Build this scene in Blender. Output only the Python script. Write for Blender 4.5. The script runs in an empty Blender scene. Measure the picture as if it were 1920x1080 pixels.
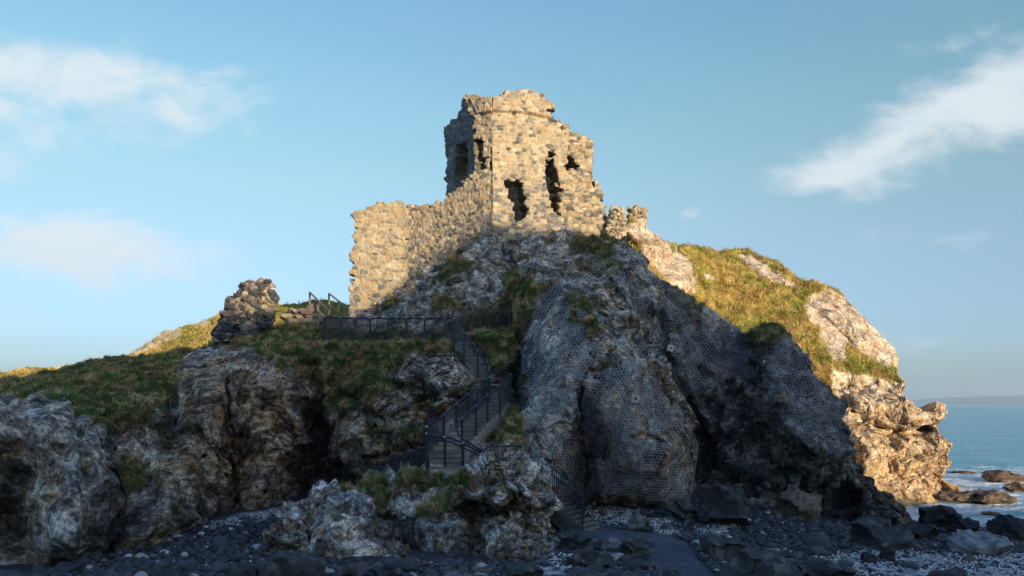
import bpy, math, time
import numpy as np
from mathutils import Vector
T0 = time.time()
C = bpy.context.scene
RNG = np.random.default_rng(7)

# ------------------------------------------------------------------ camera
F = 1400.0; CX = 960.0; HY = 757.0; CZ = 7.0          # focal length and horizon of the photograph in its own pixels
cam_d = bpy.data.cameras.new('camera'); cam = bpy.data.objects.new('camera', cam_d)
C.collection.objects.link(cam); C.camera = cam
cam.location = (0, 0, CZ); cam.rotation_euler = (math.radians(90), 0, 0)
cam_d.sensor_width = 36; cam_d.lens = F/1920*36; cam_d.shift_y = (HY-540)/1920
cam_d.clip_start = 0.1; cam_d.clip_end = 60000

# ------------------------------------------------------------------ sun, sky, exposure
SUN_EL = math.radians(9.0); SUN_AZ = math.radians(32)   # behind the camera, to its right
SX, SY = math.sin(SUN_AZ), -math.cos(SUN_AZ)
sd = bpy.data.lights.new('sun', 'SUN'); sd.energy = 4.6; sd.angle = math.radians(0.4); sd.color = (1.0, 0.79, 0.50)
sun = bpy.data.objects.new('sun', sd); C.collection.objects.link(sun)
sun.rotation_euler = Vector((SX*math.cos(SUN_EL), SY*math.cos(SUN_EL), math.sin(SUN_EL))).to_track_quat('Z', 'Y').to_euler()
sun.location = (30, -30, 60)

W = bpy.data.worlds.new("World"); C.world = W; W.use_nodes = True
def build_world():
    nt = W.node_tree; nt.nodes.clear(); N = nt.nodes; L = nt.links
    def m(op, a, b=None, c=None, clamp=False):
        n = N.new('ShaderNodeMath'); n.operation = op; n.use_clamp = clamp
        for i, v in enumerate((a, b, c)):
            if v is None: continue
            if isinstance(v, (int, float)): n.inputs[i].default_value = v
            else: L.new(v, n.inputs[i])
        return n.outputs[0]
    out = N.new('ShaderNodeOutputWorld'); bg = N.new('ShaderNodeBackground'); bg.inputs[1].default_value = 0.127
    sky = N.new('ShaderNodeTexSky'); sky.sky_type = 'NISHITA'; sky.sun_disc = False
    sky.sun_elevation = SUN_EL; sky.sun_rotation = math.atan2(SX, SY)
    sky.air_density = 1.0; sky.dust_density = 0.6; sky.ozone_density = 1.6
    tint = N.new('ShaderNodeMix'); tint.data_type = 'RGBA'; tint.blend_type = 'MULTIPLY'; tint.inputs[0].default_value = 1
    tc = N.new('ShaderNodeTexCoord'); sp = N.new('ShaderNodeSeparateXYZ'); L.new(tc.outputs['Generated'], sp.inputs[0])
    X, Y, Z = sp.outputs
    rp = N.new('ShaderNodeValToRGB'); rp.color_ramp.interpolation = 'B_SPLINE'; e = rp.color_ramp.elements; L.new(m('MAXIMUM', Z, 0.0), rp.inputs[0])
    for i, (p_, c_) in enumerate(SKY_RAMP):
        el = e[i] if i < 2 else e.new(p_); el.position = p_; el.color = (*[q/3 for q in c_], 1)
    vs = N.new('ShaderNodeVectorMath'); vs.operation = 'SCALE'; vs.inputs[3].default_value = 3.0; L.new(rp.outputs[0], vs.inputs[0])
    L.new(sky.outputs[0], tint.inputs[6]); L.new(vs.outputs[0], tint.inputs[7])
    ay = m('MAXIMUM', m('ABSOLUTE', Y), 0.05)
    u = m('DIVIDE', X, ay); v = m('DIVIDE', Z, ay)
    # warp for wispy cloud edges
    cb = N.new('ShaderNodeCombineXYZ'); L.new(m('MULTIPLY', u, 1.0), cb.inputs[0]); L.new(m('MULTIPLY', v, 1.9), cb.inputs[1])
    nz = N.new('ShaderNodeTexNoise'); nz.inputs['Scale'].default_value = 7.5; nz.inputs['Detail'].default_value = 12; nz.inputs['Roughness'].default_value = 0.62
    nz.inputs['Distortion'].default_value = 0.25
    L.new(cb.outputs[0], nz.inputs['Vector'])
    nz2 = N.new('ShaderNodeTexNoise'); nz2.inputs['Scale'].default_value = 2.6; nz2.inputs['Detail'].default_value = 3
    L.new(cb.outputs[0], nz2.inputs['Vector'])
    # cloud banks: px centre, half sizes, tilt, strength
    banks = [(120,150,330,75,8,.95), (300,205,190,62,-4,.85), (20,215,150,70,20,.7), (0,300,70,60,0,.6), (150,470,270,62,3,1.15), (20,430,110,45,0,.7),
             (300,500,120,24,4,.45), (1880,180,280,95,-22,1.05), (1700,260,220,75,-26,.95), (1570,325,190,40,-12,.9), (1790,80,120,40,-20,.5),
             (1297,400,26,14,0,.6), (640,515,60,14,0,.4), (330,272,110,12,0,.35), (1850,735,260,22,0,.7), (1800,640,300,30,0,.45), (1770,445,160,22,0,.4), (60,600,260,30,0,.28)]
    acc = None
    for (px, py, hw, hh, tilt, st) in banks:
        cu, cv = (px-CX)/F, (HY-py)/F; ct, s_ = math.cos(math.radians(-tilt)), math.sin(math.radians(-tilt))
        du = m('SUBTRACT', u, cu); dv = m('SUBTRACT', v, cv)
        a = m('MULTIPLY', m('ADD', m('MULTIPLY', du, ct), m('MULTIPLY', dv, s_)), F/hw)
        b = m('MULTIPLY', m('SUBTRACT', m('MULTIPLY', dv, ct), m('MULTIPLY', du, s_)), F/hh)
        r2 = m('ADD', m('MULTIPLY', a, a), m('MULTIPLY', b, b))
        g = m('MULTIPLY', m('EXPONENT', m('MULTIPLY', r2, -1.0)), st)
        acc = g if acc is None else m('MAXIMUM', acc, g)
    dens = m('ADD', acc, m('MULTIPLY', m('SUBTRACT', nz.outputs[0], 0.5), 2.1))
    dens = m('ADD', dens, m('MULTIPLY', m('SUBTRACT', nz2.outputs[0], 0.5), 0.5))
    mr = N.new('ShaderNodeMapRange'); mr.interpolation_type = 'SMOOTHSTEP'
    L.new(dens, mr.inputs[0]); mr.inputs[1].default_value = 0.18; mr.inputs[2].default_value = 1.08
    gate = m('MULTIPLY', mr.outputs[0], m('MINIMUM', m('MULTIPLY', acc, 5.0), 1.0), clamp=True)
    gate = m('MULTIPLY', gate, 0.85)
    mx = N.new('ShaderNodeMix'); mx.data_type = 'RGBA'; L.new(gate, mx.inputs[0]); L.new(tint.outputs[2], mx.inputs[6]); mx.inputs[7].default_value = CLOUD
    L.new(mx.outputs[2], bg.inputs[0]); L.new(bg.outputs[0], out.inputs[0])
SKY_RAMP = [(0.0,(.58,.84,1.52)),(1.0,(1.5,1.6,2.4)),(.09,(.72,.93,1.42)),(.23,(1.28,1.27,1.19)),(.36,(1.33,1.57,1.38)),(.5,(1.2,1.54,1.54))]; CLOUD = (5.0, 5.35, 5.6, 1)
build_world()
C.view_settings.view_transform = 'Standard'; C.view_settings.look = 'None'; C.view_settings.gamma = 1
C.view_settings.exposure = 0.42

# ------------------------------------------------------------------ numeric helpers
def sm(a, b, x):
    t = np.clip((np.asarray(x, float)-a)/(b-a), 0, 1); return t*t*(3-2*t)
def lerp(a, b, t): return a+(b-a)*t
PERM = np.random.default_rng(3).permutation(256).astype(np.int64)
GR = np.random.default_rng(4).normal(size=(256, 3)); GR /= np.linalg.norm(GR, axis=1)[:, None]
def hsh(ix, iy, iz, s=0):
    return PERM[(PERM[(PERM[(ix+s*17) & 255]+iy) & 255]+iz) & 255]
def perlin(P, s=0):
    i = np.floor(P).astype(np.int64); f = P-i; w = f*f*f*(f*(f*6-15)+10); r = 0
    for a in (0, 1):
        for b in (0, 1):
            for c in (0, 1):
                g = GR[hsh(i[:, 0]+a, i[:, 1]+b, i[:, 2]+c, s)]
                d = g[:, 0]*(f[:, 0]-a)+g[:, 1]*(f[:, 1]-b)+g[:, 2]*(f[:, 2]-c)
                r = r+d*(w[:, 0] if a else 1-w[:, 0])*(w[:, 1] if b else 1-w[:, 1])*(w[:, 2] if c else 1-w[:, 2])
    return r*1.6
def fbm(P, o=4, s=0, g=.5):
    r = 0; a = 1.; t = 0
    for k in range(o): r = r+a*perlin(P*(2.03**k)+k*7.3, s+k); t += a; a *= g
    return r/t
def ridged(P, o=4, s=0, g=.55):
    r = 0; a = 1.; t = 0
    for k in range(o): r = r+a*(1-np.abs(perlin(P*(2.03**k)+k*5.1, s+k))*2.0); t += a; a *= g
    return r/t
RND = np.random.default_rng(5).random((256, 4))
def worley(P, s=0, jit=.95):
    """F1, F2, id of the nearest cell"""
    i = np.floor(P).astype(np.int64); n = len(P)
    f1 = np.full(n, 9.); f2 = np.full(n, 9.); idc = np.zeros(n, np.int64)
    for a in (-1, 0, 1):
        for b in (-1, 0, 1):
            for c in (-1, 0, 1):
                q = i+np.array((a, b, c)); h = hsh(q[:, 0], q[:, 1], q[:, 2], s)
                d = np.sqrt(((q+.5+(RND[h, :3]-.5)*jit-P)**2).sum(1))
                n1 = d < f1
                f2 = np.where(n1, f1, np.minimum(f2, d)); idc = np.where(n1, h, idc); f1 = np.where(n1, d, f1)
    return f1, f2, idc
def facet(P, s, jit=.95, k=26.):
    """value that tilts a different way inside every cell, with narrow rounded breaks between: broken rock faces"""
    i = np.floor(P).astype(np.int64); n = len(P); f1 = np.full(n, 9.); num = np.zeros(n); den = np.zeros(n); idc = np.zeros(n, np.int64)
    for a in (-1, 0, 1):
        for b in (-1, 0, 1):
            for c in (-1, 0, 1):
                q = i+np.array((a, b, c)); h = hsh(q[:, 0], q[:, 1], q[:, 2], s); o = P-(q+.5+(RND[h, :3]-.5)*jit); d = (o**2).sum(1); n1 = d < f1
                w = np.exp(-k*d)+1e-30; num += w*((o*GR[(h*13+5) & 255]).sum(1)+(RND[h, 3]-.5)*.45); den += w; idc = np.where(n1, h, idc); f1 = np.where(n1, d, f1)
    return num/den, idc
def worley2(P, s=0, jit=.8, rowshift=True):
    """flat stone pattern: F1, F2, hash id, cell centre"""
    i = np.floor(P).astype(np.int64); n = len(P)
    f1 = np.full(n, 9.); f2 = np.full(n, 9.); idc = np.zeros(n, np.int64); cc = np.zeros((n, 2))
    for b in (-1, 0, 1):
        for a in (-2, -1, 0, 1, 2):
            qx = i[:, 0]+a; qy = i[:, 1]+b; h = hsh(qx, qy, 0*qx+s, s)
            cx = qx+.5+(RND[h, 0]-.5)*jit+(.5*(qy & 1) if rowshift else 0); cy = qy+.5+(RND[h, 1]-.5)*jit*.55
            dx = np.abs(cx-P[:, 0]); dy = np.abs(cy-P[:, 1])
            d = (dx**5+dy**5)**(1/5)*(.66+.68*RND[h, 2])
            n1 = d < f1
            f2 = np.where(n1, f1, np.minimum(f2, d)); idc = np.where(n1, h, idc)
            cc[:, 0] = np.where(n1, cx, cc[:, 0]); cc[:, 1] = np.where(n1, cy, cc[:, 1]); f1 = np.where(n1, d, f1)
    return f1, f2, idc, cc
class TPS:
    """smooth sheet through scattered control values"""
    def __init__(s, pts, reg=.02, scale=100.):
        p = np.array(pts, float); s.sc = scale; s.x = p[:, :2]/scale; n = len(p)
        K = s.k(s.x, s.x)+np.eye(n)*reg; Q = np.c_[np.ones(n), s.x]
        A = np.block([[K, Q], [Q.T, np.zeros((3, 3))]])
        w = np.linalg.solve(A, np.r_[p[:, 2], 0, 0, 0]); s.w = w[:n]; s.a = w[n:]
    def k(s, a, b):
        r2 = (a[:, None, 0]-b[None, :, 0])**2+(a[:, None, 1]-b[None, :, 1])**2
        return .5*r2*np.log(r2+1e-9)
    def __call__(s, x, y):
        sh = np.shape(x); q = np.c_[np.ravel(x), np.ravel(y)]/s.sc; o = np.empty(len(q))
        for k in range(0, len(q), 40000):
            z = q[k:k+40000]; o[k:k+40000] = s.k(z, s.x)@s.w+s.a[0]+z@s.a[1:]
        return o.reshape(sh)
def poly_sd(px, py, poly):
    """signed distance to a polygon, positive inside"""
    p = np.array(poly, float); d = np.full(np.shape(px), 1e9); ins = np.zeros(np.shape(px), bool)
    for k in range(len(p)):
        a, b = p[k], p[(k+1) % len(p)]; e = b-a; l = e@e+1e-9
        t = np.clip(((px-a[0])*e[0]+(py-a[1])*e[1])/l, 0, 1)
        d = np.minimum(d, (px-a[0]-t*e[0])**2+(py-a[1]-t*e[1])**2)
        c = ((a[1] > py) != (b[1] > py)) & (px < (b[0]-a[0])*(py-a[1])/(b[1]-a[1]+1e-12)+a[0]); ins ^= c
    d = np.sqrt(d); return np.where(ins, d, -d)
def line_d(px, py, pts):
    p = np.array(pts, float); d = np.full(np.shape(px), 1e9)
    for k in range(len(p)-1):
        a, b = p[k], p[k+1]; e = b-a; l = e@e+1e-9
        t = np.clip(((px-a[0])*e[0]+(py-a[1])*e[1])/l, 0, 1)
        d = np.minimum(d, (px-a[0]-t*e[0])**2+(py-a[1]-t*e[1])**2)
    return np.sqrt(d)
def at(px, py, Y): return np.array(((px-CX)/F*Y, Y, CZ+(HY-py)/F*Y))
def atv(px, py, Y): return np.stack(((px-CX)/F*Y, Y, CZ+(HY-py)/F*Y), -1)
def interp(pts):
    p = sorted(pts); return lambda x: np.interp(x, [a for a, _ in p], [b for _, b in p])

# ------------------------------------------------------------------ objects
def tag(o, label=None, cat=None, group=None, kind=None):
    if label: o['label'] = label
    if cat: o['category'] = cat
    if group: o['group'] = group
    if kind: o['kind'] = kind
    return o
def empty(name, loc, label=None, cat=None, group=None, rz=0):
    o = bpy.data.objects.new(name, None); C.collection.objects.link(o); o.location = loc; o.rotation_euler = (0, 0, rz)
    o.empty_display_size = .2
    return tag(o, label, cat, group)
def make_mesh(name, V, Fc, col=None, smooth=True):
    """Fc: list of int arrays (n,3) or (n,4)"""
    V = np.asarray(V, np.float32)
    Fc = [np.asarray(f, np.int32) for f in (Fc if isinstance(Fc, list) else [Fc]) if len(f)]
    me = bpy.data.meshes.new(name)
    nl = sum(f.size for f in Fc); nf = sum(len(f) for f in Fc)
    me.vertices.add(len(V)); me.vertices.foreach_set('co', V.ravel())
    me.loops.add(nl); me.loops.foreach_set('vertex_index', np.concatenate([f.ravel() for f in Fc]))
    me.polygons.add(nf); tot = np.concatenate([np.full(len(f), f.shape[1], np.int32) for f in Fc])
    st = np.r_[0, np.cumsum(tot)[:-1]].astype(np.int32)
    me.polygons.foreach_set('loop_start', st); me.polygons.foreach_set('loop_total', tot)
    me.polygons.foreach_set('use_smooth', np.full(nf, smooth))
    if col is not None:
        a = me.color_attributes.new('Col', 'FLOAT_COLOR', 'POINT')
        cc = np.ones((len(V), 4), np.float32); cc[:, :3] = np.clip(col[:, :3], 0.004, .9)
        if col.shape[1] > 3: cc[:, 3] = col[:, 3]
        a.data.foreach_set('color', cc.ravel())
    me.update(calc_edges=True); me.validate()
    return me
def put(name, me, mat, parent=None, loc=None):
    o = bpy.data.objects.new(name, me); C.collection.objects.link(o)
    if mat and not me.materials: me.materials.append(mat)
    if loc is not None: o.location = loc
    if parent is not None: o.parent = parent
    return o
def rebase(V, base): return np.asarray(V)-np.asarray(base)
class MB:
    """collects tubes and boxes in world space"""
    def __init__(s): s.v = []; s.q = []; s.t = []; s.n = 0
    def add(s, V, q=None, t=None):
        V = np.asarray(V, float); s.v.append(V)
        if q is not None and len(q): s.q.append(np.asarray(q)+s.n)
        if t is not None and len(t): s.t.append(np.asarray(t)+s.n)
        s.n += len(V)
    def tube(s, pts, r, k=8, cap=True):
        P = np.array(pts, float); n = len(P); tn = np.gradient(P, axis=0); tn /= np.linalg.norm(tn, axis=1)[:, None]+1e-9
        up = np.array((0, 0, 1.)) if abs(tn[0][2]) < .9 else np.array((1., 0, 0)); V = []
        for p, d in zip(P, tn):
            a = np.cross(d, up); a /= np.linalg.norm(a)+1e-9; b = np.cross(a, d)
            ang = np.arange(k)*2*math.pi/k+math.pi/k
            V.append(p+np.outer(np.cos(ang), a)*r+np.outer(np.sin(ang), b)*r)
        V = np.concatenate(V); q = []
        for i in range(n-1):
            for j in range(k): q.append((i*k+j, i*k+(j+1) % k, (i+1)*k+(j+1) % k, (i+1)*k+j))
        t = []
        if cap:
            V = np.r_[V, P[:1], P[-1:]]
            for j in range(k): t.append((n*k, (j+1) % k, j)); t.append((n*k+1, (n-1)*k+j, (n-1)*k+(j+1) % k))
        s.add(V, q, t); return s
    def bar(s, a, b, w, h=None, up=(0, 0, 1)):
        a = np.array(a, float); b = np.array(b, float); h = h or w; d = b-a; d /= np.linalg.norm(d)
        u = np.array(up, float)
        if abs(d@u) > .95: u = np.array((0, 1., 0))
        x = np.cross(d, u); x /= np.linalg.norm(x); z = np.cross(x, d)
        V = [p+x*sx*w/2+z*sz*h/2 for p in (a, b) for sx, sz in ((-1, -1), (1, -1), (1, 1), (-1, 1))]
        s.add(V, [(0, 1, 2, 3), (7, 6, 5, 4), (0, 4, 5, 1), (1, 5, 6, 2), (2, 6, 7, 3), (3, 7, 4, 0)]); return s
    def build(s, name, mat, parent=None, smooth=False):
        V = np.concatenate(s.v); base = np.zeros(3)
        if parent is not None: base = np.array(parent.matrix_basis.translation)
        f = []
        if s.q: f.append(np.concatenate(s.q))
        if s.t: f.append(np.concatenate(s.t))
        if parent is None: base = np.r_[V[:, :2].mean(0), V[:, 2].min()]
        o = put(name, make_mesh(name, V-base, f, smooth=smooth), mat, parent)
        if parent is None: o.location = base
        return o

# ------------------------------------------------------------------ materials
def mat_vcol(name, rough=.9, bump=.5, scale=6., var=.35, spec=.3, dist=.05, wet=0., dark=0.):
    m = bpy.data.materials.new(name); m.use_nodes = True; nt = m.node_tree; N = nt.nodes; L = nt.links
    b = N['Principled BSDF']; b.inputs['Roughness'].default_value = rough; b.inputs['Specular IOR Level'].default_value = spec
    a = N.new('ShaderNodeVertexColor'); a.layer_name = 'Col'
    tc = N.new('ShaderNodeNewGeometry')
    n = N.new('ShaderNodeTexNoise'); n.inputs['Scale'].default_value = scale; n.inputs['Detail'].default_value = 6; n.inputs['Roughness'].default_value = .7
    L.new(tc.outputs['Position'], n.inputs['Vector'])
    mr = N.new('ShaderNodeMapRange'); L.new(n.outputs[0], mr.inputs[0]); mr.inputs[1].default_value = .3; mr.inputs[2].default_value = .7
    mr.inputs[3].default_value = 1-var; mr.inputs[4].default_value = 1+var
    mx = N.new('ShaderNodeMix'); mx.data_type = 'RGBA'; mx.blend_type = 'MULTIPLY'; mx.inputs[0].default_value = 1
    L.new(a.outputs[0], mx.inputs[6]); L.new(mr.outputs[0], mx.inputs[7]); L.new(mx.outputs[2], b.inputs['Base Color'])
    if bump:
        bp = N.new('ShaderNodeBump'); bp.inputs['Strength'].default_value = bump; bp.inputs['Distance'].default_value = dist
        L.new(n.outputs[0], bp.inputs['Height']); L.new(bp.outputs[0], b.inputs['Normal'])
    return m
def mat_plain(name, col, rough=.6, metal=0., bump=.0, scale=20., var=.2, spec=.5):
    m = bpy.data.materials.new(name); m.use_nodes = True; nt = m.node_tree; N = nt.nodes; L = nt.links
    b = N['Principled BSDF']; b.inputs['Roughness'].default_value = rough; b.inputs['Metallic'].default_value = metal
    b.inputs['Specular IOR Level'].default_value = spec
    tc = N.new('ShaderNodeTexCoord'); n = N.new('ShaderNodeTexNoise'); n.inputs['Scale'].default_value = scale; n.inputs['Detail'].default_value = 5
    L.new(tc.outputs['Object'], n.inputs['Vector'])
    mr = N.new('ShaderNodeMapRange'); L.new(n.outputs[0], mr.inputs[0]); mr.inputs[1].default_value = .3; mr.inputs[2].default_value = .7
    mr.inputs[3].default_value = 1-var; mr.inputs[4].default_value = 1+var
    mx = N.new('ShaderNodeMix'); mx.data_type = 'RGBA'; mx.blend_type = 'MULTIPLY'; mx.inputs[0].default_value = 1
    mx.inputs[6].default_value = (*col, 1); L.new(mr.outputs[0], mx.inputs[7]); L.new(mx.outputs[2], b.inputs['Base Color'])
    if bump:
        bp = N.new('ShaderNodeBump'); bp.inputs['Strength'].default_value = bump; bp.inputs['Distance'].default_value = .02
        L.new(n.outputs[0], bp.inputs['Height']); L.new(bp.outputs[0], b.inputs['Normal'])
    return m
def mat_rock(name='limestone_rock', con=1.):
    m = bpy.data.materials.new(name); m.use_nodes = True; nt = m.node_tree; N = nt.nodes; L = nt.links
    b = N['Principled BSDF']; b.inputs['Roughness'].default_value = .86; b.inputs['Specular IOR Level'].default_value = .3
    a = N.new('ShaderNodeVertexColor'); a.layer_name = 'Col'; g = N.new('ShaderNodeNewGeometry')
    def noise(sc, det, ro, off=(0, 0, 0), st=(1, 1, 1)):
        mp = N.new('ShaderNodeMapping'); mp.inputs['Location'].default_value = off; mp.inputs['Scale'].default_value = st; L.new(g.outputs['Position'], mp.inputs['Vector'])
        n = N.new('ShaderNodeTexNoise'); n.inputs['Scale'].default_value = sc; n.inputs['Detail'].default_value = det; n.inputs['Roughness'].default_value = ro; L.new(mp.outputs[0], n.inputs['Vector']); return n
    def rng(v, i0, i1, o0, o1, sm_=True):
        r = N.new('ShaderNodeMapRange'); r.interpolation_type = 'SMOOTHSTEP' if sm_ else 'LINEAR'; L.new(v, r.inputs[0]); r.inputs[1].default_value = i0; r.inputs[2].default_value = i1; r.inputs[3].default_value = o0; r.inputs[4].default_value = o1; return r.outputs[0]
    def mul(x, y):
        q = N.new('ShaderNodeMath'); q.operation = 'MULTIPLY'
        for k, v in enumerate((x, y)):
            if isinstance(v, float): q.inputs[k].default_value = v
            else: L.new(v, q.inputs[k])
        return q.outputs[0]
    big = noise(.9, 9, .68); mid = noise(3.4, 7, .7, (3, 7, 1), (1, 1, 1.5)); fine = noise(11, 4, .7, (9, 2, 4))
    wv = N.new('ShaderNodeMix'); wv.data_type = 'RGBA'; wv.blend_type = 'ADD'; wv.inputs[0].default_value = .35; L.new(g.outputs['Position'], wv.inputs[6]); L.new(mid.outputs[1], wv.inputs[7])
    vo = N.new('ShaderNodeTexVoronoi'); vo.feature = 'DISTANCE_TO_EDGE'; vo.inputs['Scale'].default_value = .9; L.new(wv.outputs[2], vo.inputs['Vector'])
    crack = rng(vo.outputs['Distance'], .0, .05, .55, 1.); 
    t = mul(mul(rng(big.outputs[0], .40, .60, 1-.66*con, 1+.30*con), rng(mid.outputs[0], .38, .60, 1-.62*con, 1+.35*con)), mul(rng(fine.outputs[0], .35, .65, .5, 1.5), crack))
    one = N.new('ShaderNodeMix'); one.data_type = 'RGBA'; L.new(a.outputs[1], one.inputs[0]); one.inputs[6].default_value = (1, 1, 1, 1); L.new(t, one.inputs[7])
    # pinkish and ochre stains
    st = N.new('ShaderNodeMix'); st.data_type = 'RGBA'; st.blend_type = 'MULTIPLY'; L.new(mul(rng(noise(1.6, 5, .6, (20, 3, 8)).outputs[0], .5, .66, 0., .8), a.outputs[1]), st.inputs[0]); L.new(a.outputs[0], st.inputs[6]); st.inputs[7].default_value = (1.0, .74, .50, 1)
    mx = N.new('ShaderNodeMix'); mx.data_type = 'RGBA'; mx.blend_type = 'MULTIPLY'; mx.inputs[0].default_value = 1; L.new(st.outputs[2], mx.inputs[6]); L.new(one.outputs[2], mx.inputs[7]); L.new(mx.outputs[2], b.inputs['Base Color'])
    h = mul(mul(mid.outputs[0], 1.0), crack); ad = N.new('ShaderNodeMath'); ad.operation = 'MULTIPLY_ADD'; L.new(fine.outputs[0], ad.inputs[0]); ad.inputs[1].default_value = .35; L.new(h, ad.inputs[2])
    bp = N.new('ShaderNodeBump'); bp.inputs['Strength'].default_value = .9; bp.inputs['Distance'].default_value = .14; L.new(ad.outputs[0], bp.inputs['Height']); L.new(bp.outputs[0], b.inputs['Normal'])
    return m
M_ROCK = mat_rock(); M_SUNROCK = mat_rock('sunlit_limestone', .42)  # second one is the lit copy of the limestone, with weaker mottling
M_WALL = mat_vcol('rubble_masonry', .92, .5, 12., .25, .2, .03)
M_GRASSY = mat_vcol('turf', .95, .6, 9., .35, .15, .05)
M_BLADE = mat_vcol('grass_blades', .85, 0, 5., .25, .15)
M_STONE = mat_vcol('beach_stone', .6, .5, 9., .3, .45, .02)
M_BOULDER = mat_vcol('boulder_stone', .72, .9, 6., .45, .35, .06)
M_SHINGLE = mat_vcol('shingle', .8, .8, 14., .4, .4, .04)
M_STEEL = mat_plain('painted_steel', (.014, .019, .045), .4, .2)
M_GALV = mat_plain('galvanised_clamp', (.42, .43, .45), .4, .8)
M_WIRE = mat_plain('galvanised_wire', (.46, .52, .64), .6, .0)
M_PANEL = mat_plain('weld_mesh', (.10, .11, .13), .5, .5)
M_TIMBER = mat_plain('weathered_timber', (.20, .17, .13), .85, 0, .3, 12, .35)
M_CONC = mat_plain('weathered_concrete', (.40, .36, .31), .9, 0, .4, 8, .35)
M_DCONC = mat_plain('dark_concrete', (.10, .10, .10), .85, 0, .4, 8, .35)

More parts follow.
